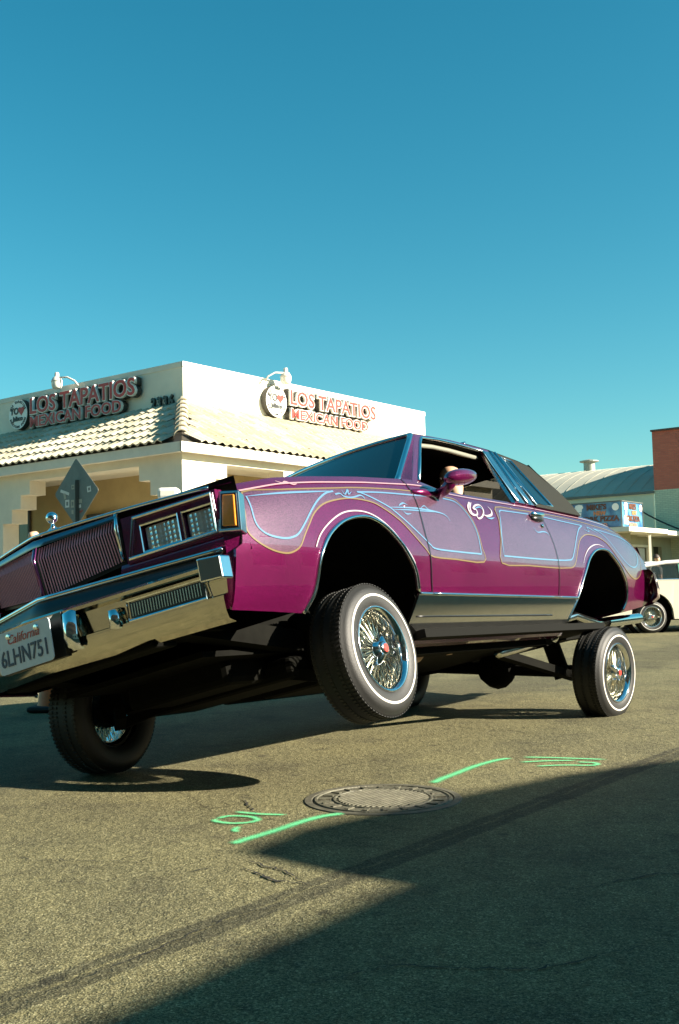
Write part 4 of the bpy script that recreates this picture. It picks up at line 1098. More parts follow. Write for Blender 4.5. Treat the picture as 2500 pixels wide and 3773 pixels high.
yb = np.linspace(-.80, .80, 33)
mb = MB(); mb.tube([FP(y, .598 - .020*abs(y), .005) for y in yb], .012, 8); mb.build('lower_grille_strip', CHROME, car, True)
mb = MB(); mb.grid([[FP(y, .598 - .02*abs(y), -.005) for y in yb], [FP(y, .575 - .02*abs(y), .02) for y in yb], [(2.50 - .16*abs(y) - .045, y, .525) for y in yb], [(2.50 - .16*abs(y) - .06, y, .48) for y in yb]]); mb.build('bumper_filler', TRIMB, car, True)
# bumper
def bump_x(y): return 2.52 - .16*abs(y)
prof = [(-.055, .520), (-.012, .516), (.0, .506), (-.003, .494), (-.030, .484), (-.044, .404), (-.020, .396), (-.021, .386), (-.036, .345), (-.054, .318), (-.095, .306)]
mb = MB(); st = list(np.linspace(-.80, .80, 41)); rows = []
def bump_end(z): return .885 - .26*max(0, .52 - z)
rows.append([(2.30, -(bump_end(z) - .06), z) for d, z in prof]); rows.append([(bump_x(.88) + d, -bump_end(z), z) for d, z in prof])
for y in st: rows.append([(bump_x(y) + d, y, z) for d, z in prof])
rows.append([(bump_x(.88) + d, bump_end(z), z) for d, z in prof]); rows.append([(2.30, bump_end(z) - .06, z) for d, z in prof])
mb.grid(rows); bum = mb.build('front_bumper', pbr('bumper_chrome', (.66, .62, .52), .10, 1.0, noise=(18, .88, 1.05)), car); smooth_by_angle(bum, 30)
def BP(y, z, d=0.0): return Vector((bump_x(y) + d, y, z))
for sg in (1, -1):
    mb = MB(); q = [(.795, .452), (.888, .448), (.888, .532), (.795, .540)]
    mb.add([BP(sg*y, z, -.05) for y, z in q] + [BP(sg*y, z, .012) for y, z in q], [(0,3,2,1),(4,5,6,7),(0,1,5,4),(1,2,6,5),(2,3,7,6),(3,0,4,7)]); e_ = mb.build('bumper_end', CHROME, bum); bevel(e_, .006, 2)
    # bumper guards
    mb = MB(); rows = []
    for z, d, w in ((.505, -.005, .026), (.49, .022, .030), (.40, .030, .030), (.365, .018, .028), (.350, -.004, .024)):
        rows.append([BP(sg*(.215 + u*w), z, d - abs(u)**3*.022) for u in (-1, -.8, -.4, 0, .4, .8, 1)])
    mb.grid(rows); gu = mb.build('bumper_guard', CHROME, bum, True); 
    mb = MB(); rows = []
    for z, d, w in ((.462, -.02, .018), (.455, .004, .022), (.39, .004, .022), (.382, -.02, .018)):
        rows.append([BP(sg*(.398 + u*w), z, d - abs(u)**3*.016) for u in (-1, -.8, -.4, 0, .4, .8, 1)])
    mb.grid(rows); mb.build('bumper_buffer', CHROME, bum, True)
    # turn lamp in the bumper
    y0, y1, z0, z1 = .462, .780, .408, .466
    mb = MB(); q = [(y0, z0), (y1, z0), (y1, z1), (y0, z1)]
    mb.add([BP(sg*y, z, -.050) for y, z in q] + [BP(sg*y, z, -.024) for y, z in q], [(0,3,2,1),(4,5,6,7),(0,1,5,4),(1,2,6,5),(2,3,7,6),(3,0,4,7)]); tl = mb.build('turn_lamp', pbr('smoked_lens', (.10, .11, .12), .15, .3, .8), bum)
    mb = MB()
    for k in range(26):
        y = y0 + .012 + k*(y1 - y0 - .024)/25; mb.bar(BP(sg*y, z0 + .006, -.023), BP(sg*y, z1 - .006, -.023), .004, .004, (1, 0, 0))
    tag(mb.build('lens_rib', pbr('lens_rib', (.20, .21, .22), .2, .3, .8), tl), kind='stuff')
    mb = MB(); mb.tube([BP(sg*y, z, -.024) for y, z in ((y0 - .008, z0 - .008), (y1 + .008, z0 - .008), (y1 + .008, z1 + .008), (y0 - .008, z1 + .008))], .006, 6, closed=True); mb.build('lamp_frame', CHROME, tl)
# licence plate
mb = MB(); q = [(-.182, .338), (.182, .338), (.182, .505), (-.182, .505)]
mb.add([BP(y, z, -.02) for y, z in q] + [BP(y, z, .006) for y, z in q], [(0,3,2,1),(4,5,6,7),(0,1,5,4),(1,2,6,5),(2,3,7,6),(3,0,4,7)]); mb.build('plate_recess', TRIMB, bum)
PLATE = pbr('plate_white', (.60, .68, .76), .4, noise=(25, .93, 1.03))
pq = []
for cx, cz, a0 in ((.138, .350, -90), (.138, .478, 0), (-.138, .478, 90), (-.138, .350, 180)):
    for j in range(5): pq.append((cx + .016*math.cos(rad(a0 + j*22.5)), cz + .016*math.sin(rad(a0 + j*22.5))))
PXC = bump_x(0) + .0
PF = Matrix(((0, 0, 1, PXC), (1, 0, 0, 0), (0, 1, 0, .414), (0, 0, 0, 1)))   # text x -> car +y is the viewer's right
pl = prism('licence_plate', [(u, v - .414) for u, v in pq], [], lambda u, v, d: PF @ Vector((u, v, d)), .008, .012, PLATE, bum)
NAVY = pbr('plate_navy', (.015, .03, .09), .4); PRED = pbr('plate_red', (.5, .05, .04), .4)
place_text('plate_number', '6LHN751', .088, PF @ Matrix.Translation((0, -.053, .0135)), NAVY, pl, .001, .001, sx=.78, spacing=1.02)
place_text('plate_state', 'California', .05, PF @ Matrix.Translation((0, .028, .0135)), PRED, pl, .0006, .0, sx=.95, shear=.35)
for sx_ in (-.08, .08):
    mb = MB(); mb.lathe([(0, .007), (.010, .006), (.013, .0)], 12); o = mb.build('plate_screw', CHROMED, pl); o.data.transform(PF @ Matrix.Translation((sx_, .058, .0125)))
# hood ornament: chrome ball on a flared foot
mb = MB(); mb.lathe([(.030, 0), (.022, .006), (.010, .018), (.006, .03), (.007, .036)], 16, 'z', (2.345, 0.05, .868)); orn = mb.build('hood_ornament', CHROME, car, True)
mb = MB(); mb.lathe([(0.0005, .032)] + [(.024*math.cos(a), .056 + .024*math.sin(a)) for a in np.linspace(-1.5, 1.5, 9)] + [(0.0005, .080)], 18, 'z', (2.345, 0.05, .868)); mb.build('ornament_ball', CHROME, orn, True)

# ---------------------------------------------------------------- greenhouse
def gy(z): return .80 - .58*(z - 1.0)
def GP(x, z, sg=1, d=0.0): return Vector((x, sg*(gy(z) + d), z))
def gpanel(name, outline, holes, mat, sg, d0, d1, parent=car):
    return prism(name, outline, holes, lambda u, v, d: GP(u, v, sg, d), d0, d1, mat, parent)
DW = [(.605,1.015), (.30,1.222), (.10,1.358), (.02,1.405), (-.20,1.428), (-.42,1.435), (-.796,1.428), (-.523,.995)]
for sg in (1, -1):
    # roof side rail and pillars in body colour
    o = gpanel('roof_rail', [(.70,.995), (.06,1.428), (-.42,1.462), (-.93,1.462), (-.90,1.432), (-.42,1.440), (-.20,1.433), (.005,1.410), (.605,1.005)], [], PAINT, sg, -.03, .002)
    o = gpanel('pillar', [(-.53,.99), (-.805,1.435), (-.985,1.452), (-.985,1.40), (-.80,.99)], [], CHROMED, sg, -.03, .004)
    for w0, w1 in (((-.665,.992), (-.93,1.446)), ((-.80,.992), (-1.0,1.450)), ((-.53,.994), (-.80,1.43))):
        mb = MB(); mb.tube([GP(*w0, sg, .006), GP(*w1, sg, .006)], .009, 6); mb.build('pillar_trim', CHROME, car, True)
    mb = MB(); mb.tube([GP(x, z, sg, .004) for x, z in DW], .009, 6); mb.build('window_trim', CHROME, car, True)
    # opera window and vinyl sail panel
    QW = [(-.868,1.012), (-1.095,1.012), (-1.165,1.402), (-1.03,1.415)]
    gpanel('quarter_window', QW, [], GLASS, sg, -.006, .0)
    mb = MB(); mb.tube([GP(x, z, sg, .004) for x, z in QW], .007, 6, closed=True); mb.build('quarter_window_trim', CHROME, car, True)
    gpanel('sail_panel', [(-.80,.985), (-1.50,.975), (-1.55,1.10), (-1.545,1.20), (-1.50,1.32), (-1.44,1.395), (-1.2,1.44), (-.985,1.455)], [QW], VINYL, sg, -.03, .003)
gpanel('door_glass', [(x*.995, z) for x, z in DW], [], GLASS, -1, -.012, -.006)
# windshield
def ws_point(t, v):
    y = t*(.735*(1 - v) + .565*v); x = (.735*(1 - v) + .135*v) + (.17*(1 - v) + .06*v)*(1 - t*t); z = 1.0*(1 - v) + 1.405*v + .02*v*(1 - t*t); return (x, y, z)
mb = MB(); mb.grid([[ws_point(t, v) for t in np.linspace(-1, 1, 15)] for v in np.linspace(0, 1, 8)]); mb.build('windshield', GLASS, car, True)
mb = MB(); mb.tube([ws_point(-1, v) for v in np.linspace(0, 1, 8)] + [ws_point(t, 1) for t in np.linspace(-.95, .95, 13)] + [ws_point(1, v) for v in np.linspace(1, 0, 8)], .016, 8); mb.build('windshield_trim', CHROME, car, True)
for sg in (1, -1):
    mb = MB(); mb.grid([[Vector(ws_point(sg*1.0, v)) + Vector((0, sg*.004, 0)) for v in np.linspace(0, 1, 8)], [GP(.70 - .655*v, .995 + .433*v, sg, .003) for v in np.linspace(0, 1, 8)]]); mb.build('front_pillar', PAINT, car, True)
# roof skin: painted front half, vinyl rear half
def roof_row(x):
    zr = float(np.interp(x, [-1.46, -1.3, -.93, -.42, .06, .14], [1.392, 1.425, 1.462, 1.462, 1.430, 1.405])); ye = gy(zr) + .002
    return [(x, ye*t, zr + .035*(1 - t*t)) for t in np.linspace(-1, 1, 15)]
mb = MB(); mb.grid([roof_row(x) for x in np.linspace(.135, -.62, 12)]); mb.build('roof', PAINT, car, True)
mb = MB(); mb.grid([[(x, y, z + .004) for x, y, z in roof_row(x_)] for x_ in np.linspace(-.62, -1.46, 12)]); mb.build('vinyl_top', VINYL, car, True)
mb = MB(); mb.tube([(x, y, z + .006) for x, y, z in roof_row(-.62)], .012, 8); mb.build('landau_strip', CHROME, car, True)
mb = MB(); mb.grid([[(-1.46 - .09*v + .01, t*(gy(1.39)*(1 - v) + .80*v), 1.41*(1 - v) + .985*v) for t in np.linspace(-1, 1, 9)] for v in np.linspace(0, 1, 5)]); mb.build('rear_window', GLASS, car, True)
# vent pane, cabin
mb = MB(); mb.grid([roof_row(x) for x in np.linspace(.10, -1.42, 8)]); hl_ = mb.build('headliner', INTER, car, True)
for v in hl_.data.vertices: v.co.z -= .03
mb = MB(); mb.tube([GP(x, z - .03, 1, -.06) for x, z in DW[2:7]], .014, 6); mb.build('inner_rail', pbr('headliner_trim', (.20, .20, .16), .6), car, True)
mb = MB(); mb.box((-1.45, -.80, .22), (.9, .80, .26)); mb.box((.55, -.76, .30), (.85, .76, .92)); mb.box((-1.5, -.50, .30), (-1.3, .50, 1.0)); mb.build('cabin_floor', INTER, car)
for sg in (1, -1):
    mb = MB(); mb.add([(.7, sg*.74, .3), (-.85, sg*.74, .3), (-.85, sg*.78, .985), (.7, sg*.78, .985)], [(0,1,2,3)]); mb.build('door_trim', INTER, car)
    mb = MB(); mb.box((-.95, sg*.38 - .26, .30), (-.35, sg*.38 + .26, .55)); mb.box((-1.0, sg*.38 - .26, .50), (-.80, sg*.38 + .26, 1.05)); bevel(mb.build('seat', INTER, car), .06, 3)
mb = MB(); mb.tube([(.12 + .05*math.sin(a), .38 + .17*math.cos(a), .98 + .16*math.sin(a)) for a in np.linspace(0, 2*math.pi, 20)[:-1]], .010, 6, closed=True); mb.bar((.12, .38, .98), (.55, .38, .86), .03, .03); mb.build('steering_wheel', CHROME, car)
mb = MB(); mb.box((-.02, -.10, 1.352), (.02, .10, 1.40)); bevel(mb.build('inside_mirror', TRIMB, car), .008)
# door mirror: teardrop shell on an L foot
mb = MB(); rows = []
for k, (x, r) in enumerate(((.650, .004), (.640, .025), (.612, .041), (.565, .050), (.51, .053), (.455, .050), (.40, .040), (.365, .024), (.357, .004))):
    rows.append([(x, .975 + r*1.05*math.cos(a), 0.985 - (x - .5)*.12 + r*.80*math.sin(a)) for a in np.linspace(0, 2*math.pi, 19)])
mb.grid(rows); mi = mb.build('door_mirror', PAINT, car, True)
for p in mi.data.polygons: p.flip()
mb = MB(); mb.tube([(.56, .86, .925), (.585, .915, .93), (.60, .955, .945), (.57, .972, .985)], [.030, .028, .028, .026], 10); mb.build('mirror_stalk', PAINT, mi, True)
mb = MB(); mb.tube([(.80, .842, .922), (.70, .848, .925), (.56, .850, .927)], [.012, .022, .028], 8); mb.build('mirror_foot', PAINT, mi, True)
# wipers
mb = MB(); mb.bar((.93, .45, 1.01), (.88, -.05, 1.045), .014, .012); mb.bar((.93, -.1, 1.02), (.84, -.58, 1.04), .014, .012); mb.build('wiper', TRIMB, car)

# ---------------------------------------------------------------- chassis
mb = MB(); mb.box((-.86, -.68, .235), (.95, .68, .262)); mb.box((-2.4, -.46, .262), (-.86, .46, .285)); mb.box((.95, -.40, .262), (2.0, .40, .285)); mb.build('floor_pan', UNDER, car)
for sg in (1, -1):
    mb = MB(); mb.bar((2.25, sg*.42, .40), (1.0, sg*.42, .25), .09, .09); mb.bar((1.0, sg*.42, .25), (.7, sg*.56, .22), .09, .09); mb.bar((.7, sg*.56, .22), (-.9, sg*.56, .22), .09, .09); mb.bar((-.9, sg*.56, .22), (-1.3, sg*.48, .26), .09, .11); mb.bar((-1.3, sg*.48, .26), (-2.4, sg*.48, .29), .09, .11)
    mb.build('frame_rail', UNDER, car)
mb = MB(); mb.box((1.15, -.45, .14), (1.50, .45, .24)); mb.box((1.0, -.30, .16), (1.75, .30, .34)); mb.box((.0, -.18, .13), (.95, .18, .26)); bevel(mb.build('engine_and_gearbox', UNDER, car), .03)
mb = MB(); mb.box((2.24, -.34, .292), (2.37, .50, .315)); bevel(mb.build('front_valance', UNDER, car), .02)
mb = MB(); mb.box((1.95, -.50, .35), (2.2, .50, .39)); mb.build('crossmember', UNDER, car)
RLc, RRc, FLc, FRc = Vector((-1.44, .735, -.052)), Vector((-1.40, -.735, .317)), Vector((1.333, .745, .177)), Vector((1.60, -.62, .222))
mb = MB(); mb.tube([RLc, RRc], .042, 10); c = (RLc + RRc)/2; mb.lathe([(.0, -.14), (.10, -.10), (.135, 0), (.10, .10), (0, .14)], 14, 'x', c); mb.build('rear_axle', UNDER, car, True)
mb = MB(); mb.bar((-.45, .50, .16), RLc + Vector((0, -.22, .02)), .05, .05); mb.bar((-.45, -.50, .16), RRc + Vector((0, .22, .02)), .05, .05); mb.tube([(-1.40, .42, .30), RLc + Vector((.04, -.28, .03))], .055, 10); mb.tube([(-1.40, -.42, .40), RRc + Vector((.04, .28, .03))], .055, 10); mb.build('trailing_arm', UNDER, car)
for cc, sg in ((FLc, 1), (FRc, -1)):
    mb = MB(); mb.bar((cc.x + .12, sg*.38, .17), cc + Vector((0, -sg*.10, -.09)), .05, .05); mb.bar((cc.x - .12, sg*.38, .17), cc + Vector((0, -sg*.10, -.09)), .05, .05); mb.tube([(cc.x, sg*.40, .40), cc + Vector((0, -sg*.14, .11))], .03, 8); mb.tube([(cc.x, sg*.42, .42), cc + Vector((0, -sg*.22, -.05))], .055, 10); mb.lathe([(0, -.06), (.09, -.05), (.09, .03), (0, .03)], 14, 'y', cc + Vector((0, -sg*.05, 0))); mb.build('control_arm', UNDER, car)
# exhaust
mb = MB(); mb.tube([(-.4, .52, .16), (-1.2, .54, .22), (-1.38, .57, .335), (-1.52, .59, .355), (-1.70, .60, .320), (-1.85, .60, .298), (-2.1, .60, .299)], .028, 10); ex = mb.build('exhaust_pipe', CHROMED, car, True)
mb = MB(); mb.tube([(-2.05, .60, .300), (-2.76, .60, .322)], .037, 14, cap=False); mb.tube([(-2.06, .60, .300), (-2.755, .60, .322)], .033, 14); mb.build('exhaust_tip', CHROME, ex, True)

# ---------------------------------------------------------------- wire wheels
def make_wheel_meshes():
    R_ = .289; hw = .078; M = {}
    prof = []
    # outer sidewall from the rim bead to the tread, then across with grooves, then inner sidewall
    prof += [(.172, .062), (.180, .074), (.205, .083), (.235, .086), (.258, .082), (.272, .072), (.281, .060)]
    for k, y in enumerate((.056, .034, .030, .008, .004, -.018, -.022, -.044, -.048, -.070, -.074, -.090)):
        prof.append((R_ - (.0055 if (k % 2 == 1 and k < 11) else 0), y))
    prof += [(.281, -.096), (.272, -.106), (.258, -.114), (.235, -.118), (.205, -.113), (.180, -.100), (.172, -.085)]
    mb = MB(); mb.lathe(prof, 72, 'y')
    M['tyre'] = mesh_of('tyre', mb.v, mb.f, True)
    mb = MB()                                         # tread blocks on the shoulders
    for k in range(90):
        a = 2*math.pi*k/90
        for y0, y1, tw in ((.060, .037, .04), (.027, .011, .0), (-.025, -.041, .0), (-.076, -.095, -.04)):
            p = lambda r, y, da: (r*math.cos(a + da), y, -r*math.sin(a + da))
            mb.add([p(.2885, y0, 0), p(.2885, y0, .042), p(.2885, y1, .042 + tw*.4), p(.2885, y1, tw*.4), p(.2915, y0, .004), p(.2915, y0, .038), p(.2915, y1, .038 + tw*.4), p(.2915, y1, .004 + tw*.4)], [(4,5,6,7),(0,1,5,4),(1,2,6,5),(2,3,7,6),(3,0,4,7)])
    M['tread'] = mesh_of('tread', mb.v, mb.f)
    mb = MB(); mb.lathe([(.2290, .0868), (.2305, .0882), (.2375, .0875), (.2392, .0858)], 72, 'y'); M['whitewall'] = mesh_of('whitewall', mb.v, mb.f, True)
    mb = MB(); mb.lathe([(.176, .060), (.186, .074), (.188, .080), (.184, .084), (.176, .080), (.168, .066), (.163, .050), (.160, .02), (.150, -.005), (.147, -.03), (.150, -.055), (.165, -.060), (.176, -.064)], 64, 'y'); M['rim'] = mesh_of('rim', mb.v, mb.f, True)
    mb = MB(); n = 50
    for k in range(n):
        for row, (rh, yh, rr_, yr, tw) in enumerate(((.040, .046, .158, .022, .20), (.046, .010, .149, -.012, -.22), (.052, -.035, .150, -.048, .16))):
            a0 = 2*math.pi*k/n; a1 = a0 + tw*(1 if (k % 2) else -1)
            mb.tube([(rh*math.cos(a0), yh, -rh*math.sin(a0)), (rr_*math.cos(a1), yr, -rr_*math.sin(a1))], .0022, 4, cap=False)
    M['spokes'] = mesh_of('spokes', mb.v, mb.f, True)
    mb = MB(); mb.lathe([(.0, -.06), (.058, -.055), (.058, -.03), (.044, -.01), (.042, .04), (.046, .048), (.046, .054), (.036, .060), (.034, .072), (0, .074)], 28, 'y'); M['hub'] = mesh_of('hub', mb.v, mb.f, True)
    mb = MB()
    for k in range(2):
        a = math.pi*k + .5
        d = Vector((math.cos(a), 0, -math.sin(a))); s = Vector((-math.sin(a), 0, -math.cos(a)))
        rows = []
        for t, w, h in ((.0, .020, .086), (.03, .020, .086), (.052, .016, .078), (.070, .010, .066), (.074, .002, .060)):
            rows.append([d*t + s*w + Vector((0, h - .018, 0)), d*t + s*w*.6 + Vector((0, h, 0)), d*t - s*w*.6 + Vector((0, h, 0)), d*t - s*w + Vector((0, h - .018, 0))])
        mb.grid(rows); mb.grid([r[::-1] for r in rows]) if False else None
    mb.lathe([(.030, .07), (.030, .086), (.026, .09), (0, .091)], 20, 'y'); M['spinner'] = mesh_of('spinner', mb.v, mb.f, True)
    mb = MB(); mb.lathe([(.018, .0912), (.017, .093), (0, .0935)], 18, 'y'); M['emblem'] = mesh_of('emblem', mb.v, mb.f)
    return M
WM = make_wheel_meshes()
SPOKE = pbr('spoke_gold_chrome', (.88, .80, .60), .12, 1.0)
for nm, mt in (('tyre', RUBBER), ('tread', RUBBER), ('whitewall', WHITEW), ('rim', CHROME), ('spokes', SPOKE), ('hub', CHROME), ('spinner', CHROME), ('emblem', RED)): WM[nm].materials.append(mt)
def put_wheel(parent, loc, rot, right):
    w = bpy.data.objects.new('wheel', WM['tyre']); COL.objects.link(w); w.parent = parent
    M = Matrix.Translation(loc) @ rot
    if right: M = M @ Matrix.Rotation(math.pi, 4, 'Z')
    w.matrix_basis = M
    for nm in ('tread', 'whitewall', 'rim', 'spokes', 'hub', 'spinner', 'emblem'):
        c_ = bpy.data.objects.new(nm, WM[nm]); COL.objects.link(c_); c_.parent = w
        if nm in ('spokes', 'tread'): c_['kind'] = 'stuff'
    return w
I4 = Matrix.Identity(4)
put_wheel(car, FLc, Matrix.Rotation(rad(-.5), 4, 'Z') @ Matrix.Rotation(.6, 4, 'Y'), False)
put_wheel(car, FRc, Vector((0, 1, 0)).rotation_difference(Vector((-.09, .985, -.148))).to_matrix().to_4x4() @ Matrix.Rotation(.2, 4, 'Y'), True)
axl = (RLc - RRc).normalized(); rr_rot = Vector((0, 1, 0)).rotation_difference(axl).to_matrix().to_4x4()
put_wheel(car, RLc, Matrix.Rotation(rad(-7), 4, 'Z') @ rr_rot @ Matrix.Rotation(1.9, 4, 'Y'), False)
put_wheel(car, RRc, rr_rot, True)

# ================================================================== people
SKIN = pbr('skin', (0.55, 0.34, 0.22), 0.5, noise=(30, 0.9, 1.06))
def skin_mesh(name, joints, bones, root, mat, parent, sub=2):
    names = list(joints); idx = {n: i for i, n in enumerate(names)}
    me = bpy.data.meshes.new(name)
    me.from_pydata([tuple(joints[n][0]) for n in names], [(idx[a], idx[b]) for a, b in bones], [])
    o = bpy.data.objects.new(name, me); COL.objects.link(o)
    sk = o.modifiers.new('skin', 'SKIN'); sk.use_smooth_shade = True
    if not me.skin_vertices: me.skin_vertices.new(name='skin') if hasattr(me.skin_vertices, 'new') else None
    for i, n in enumerate(names):
        r = joints[n][1]; r = r if isinstance(r, tuple) else (r, r)
        me.skin_vertices[0].data[i].radius = r; me.skin_vertices[0].data[i].use_root = (n == root)
    sb = o.modifiers.new('sub', 'SUBSURF'); sb.levels = sub; sb.render_levels = sub
    bpy.context.view_layer.update()
    dg = bpy.context.evaluated_depsgraph_get()
    nm = bpy.data.meshes.new_from_object(o.evaluated_get(dg))
    bpy.data.objects.remove(o)
    nm.polygons.foreach_set('use_smooth', [True]*len(nm.polygons))
    return link_mesh(name, nm, mat, parent)
def hand(J, Bn, key, w, d, side):
    """palm and five fingers from wrist w along direction d; side = towards the thumb"""
    w = Vector(w); d = Vector(d).normalized(); s = Vector(side).normalized(); n = d.cross(s)
    J[key + 'palm'] = (w + d*.06, (.026, .017)); Bn.append((key + 'wrist', key + 'palm'))
    for k, (off, ln) in enumerate(((.030, .070), (.010, .082), (-.010, .076), (-.029, .058))):
        a = w + d*.10 + s*off; b = a + d*ln*.55 + n*.012; c = b + d*ln*.35 + n*.03
        J[key + 'f%d' % k] = (a, .010); J[key + 'g%d' % k] = (b, .009); J[key + 'h%d' % k] = (c, .007)
        Bn += [(key + 'palm', key + 'f%d' % k), (key + 'f%d' % k, key + 'g%d' % k), (key + 'g%d' % k, key + 'h%d' % k)]
    a = w + d*.035 + s*.035; b = a + d*.035 + s*.022; J[key + 't0'] = (a, .011); J[key + 't1'] = (b, .009); Bn += [(key + 'palm', key + 't0'), (key + 't0', key + 't1')]
def person(label, M, h, shirt, trousers, hair, seated=False, reach=False, skin=SKIN, group=None):
    """figure facing local -Y, feet (or seat) at the origin"""
    k = h / 1.75
    t = thing('person', label, 'person', mat=M, group=group)
    V = lambda x, y, z: Vector((x*k, y*k, z*k))
    hz = .93 if not seated else .10
    J = {'pelvis': (V(0, 0, hz), (.145*k, .11*k)), 'waist': (V(0, 0, hz + .17), (.135*k, .10*k)), 'chest': (V(0, .01, hz + .36), (.165*k, .115*k)), 'neckb': (V(0, .015, hz + .52), (.075*k, .07*k)), 'neck': (V(0, 0, hz + .59), .056*k),
         'jaw': (V(0, -.018, hz + .655), (.062*k, .075*k)), 'face': (V(0, -.015, hz + .715), (.072*k, .092*k)), 'skull': (V(0, .0, hz + .775), (.072*k, .090*k)), 'crown': (V(0, .008, hz + .81), (.045*k, .058*k)),
         'nose': (V(0, -.115, hz + .70), .013*k)}
    Bn = [('pelvis', 'waist'), ('waist', 'chest'), ('chest', 'neckb'), ('neckb', 'neck'), ('neck', 'jaw'), ('jaw', 'face'), ('face', 'skull'), ('skull', 'crown'), ('face', 'nose')]
    cs, cb, ct, ctb = {}, [], {}, []
    for sg, s in ((1, 'l'), (-1, 'r')):
        sh = V(.19*sg, .015, hz + .45)
        if reach: el, wr, dd = V(.24*sg, -.17, hz + .27), V(.15*sg, -.40, hz + .33), Vector((0, -1, .1))
        else: el, wr, dd = V(.245*sg, .02, hz + .16), V(.25*sg, -.05, hz - .08), Vector((0, -.1, -1))
        J[s+'sh'] = (sh, .062*k); J[s+'el'] = (el, .043*k); J[s+'wrist'] = (wr, .028*k)
        Bn += [('chest', s+'sh'), (s+'sh', s+'el'), (s+'el', s+'wrist')]
        hand(J, Bn, s, wr, dd, (-sg if not reach else 0, 0, 0) if not reach else (0, 0, 1))
        if seated: hip, kn, an, toe = V(.10*sg, -.04, hz - .01), V(.13*sg, -.46, hz + .06), V(.13*sg, -.70, hz - .34), V(.13*sg, -.86, hz - .36)
        else: hip, kn, an, toe = V(.10*sg, 0, hz - .06), V(.11*sg, -.02, .50), V(.115*sg, .02, .09), V(.125*sg, -.15, .035)
        J[s+'hip'] = (hip, .092*k); J[s+'kn'] = (kn, .060*k); J[s+'an'] = (an, .042*k); J[s+'toe'] = (toe, .034*k)
        Bn += [('pelvis', s+'hip'), (s+'hip', s+'kn'), (s+'kn', s+'an'), (s+'an', s+'toe')]
    body = skin_mesh('body', J, Bn, 'pelvis', skin, t)
    gr = lambda n, e: (J[n][0], tuple(r + e for r in (J[n][1] if isinstance(J[n][1], tuple) else (J[n][1],)*2)))
    e = .016*k
    for n in ('pelvis', 'waist', 'chest', 'lsh', 'rsh'): cs[n] = gr(n, e)
    for s in 'lr':
        a, b = J[s+'sh'], J[s+'el']; cs[s+'sl'] = (a[0].lerp(b[0], .75), (.060*k, .060*k)); cb += [('chest', s+'sh'), (s+'sh', s+'sl')]
    cs['collar'] = (J['neckb'][0] - Vector((0, 0, .03*k)), (.095*k, .085*k)); cb += [('pelvis', 'waist'), ('waist', 'chest'), ('chest', 'collar')]
    skin_mesh('shirt', cs, cb, 'pelvis', shirt, t)
    ct['pelvis'] = (J['pelvis'][0] - Vector((0, 0, .02)), (.165*k, .13*k))
    for s in 'lr':
        for n in ('hip', 'kn', 'an'): ct[s+n] = gr(s+n, .018*k)
        ctb += [('pelvis', s+'hip'), (s+'hip', s+'kn'), (s+'kn', s+'an')]
    skin_mesh('trousers', ct, ctb, 'pelvis', trousers, t)
    DK = pbr('eye_dark', (.02, .015, .01), .3); c0 = J['face'][0]
    for sg in (1, -1):
        mb = MB(); mb.lathe([(0.0005, -.011)] + [(.011*math.cos(a), .011*math.sin(a)) for a in np.linspace(-1.3, 1.3, 5)] + [(0.0005, .011)], 10, 'z', (.033*k*sg, -.098*k, c0.z + .022*k)); mb.build('eye', DK, t, True)
        mb = MB(); mb.lathe([(0.0005, -.03)] + [(.016*math.cos(a), .03*math.sin(a)) for a in np.linspace(-1.3, 1.3, 5)] + [(0.0005, .03)], 10, 'z', (.078*k*sg, .005*k, c0.z - .005)); mb.build('ear', skin, t, True)
    mb = MB(); mb.box((-.026*k, -.106*k, c0.z - .062*k), (.026*k, -.085*k, c0.z - .052*k)); bevel(mb.build('mouth', pbr('lips', (.30, .12, .09), .5), t), .004)
    if hair is not None:
        mb = MB(); rows = []
        for i in range(9):
            a = math.pi/2*(1 - i/7.0)
            rows.append([(.083*k*math.cos(a)*math.cos(b), .012*k + .104*k*math.cos(a)*math.sin(b), J['skull'][0].z - .005 + .105*k*math.sin(a) + (.02 if math.sin(b) < -.5 and i > 5 else 0)) for b in np.linspace(0, 2*math.pi, 21)])
        mb.grid(rows); mb.build('hair', hair, t, True)
    return t
JEANS = pbr('dark_jeans', (.03, .04, .07), .9); GREYT = pbr('grey_shirt', (.16, .16, .15), .9); WHT = pbr('white_shirt', (.6, .6, .58), .9); HAIR = pbr('dark_hair', (.03, .02, .012), .6)
person('bald person standing before the restaurant, only the head above the purple hood', Matrix.Translation((-4.30, 15.0, 0.0)) @ Matrix.Rotation(rad(150), 4, 'Z'), 1.76, GREYT, JEANS, None)
person('dark haired person standing before the pizza shop window at the right', Matrix.Translation((7.655, 26.0, 0.0)) @ Matrix.Rotation(rad(100), 4, 'Z'), 1.45, GREYT, JEANS, HAIR)
dm = CARM @ Matrix.Translation((-.60, .40, .455)) @ Matrix.Rotation(rad(90), 4, 'Z') @ Matrix.Rotation(rad(0), 4, 'X')
person('bald driver at the wheel of the purple lowrider', dm, 1.72, pbr('black_shirt', (.02, .02, .02), .9), JEANS, None, True, True)

# ================================================================== white coupe parked beyond
wc = thing('white_coupe', 'lowered cream white classic coupe parked beyond the purple lowrider', 'car', mat=Matrix.Translation((5.05, 17.5, 0)) @ Matrix.Rotation(rad(8), 4, 'Z'))
CREAM = pbr('cream_paint', (.60, .56, .44), .3, 0, 1.0); WROOF = pbr('white_paint', (.80, .79, .75), .3, 0, 1.0)
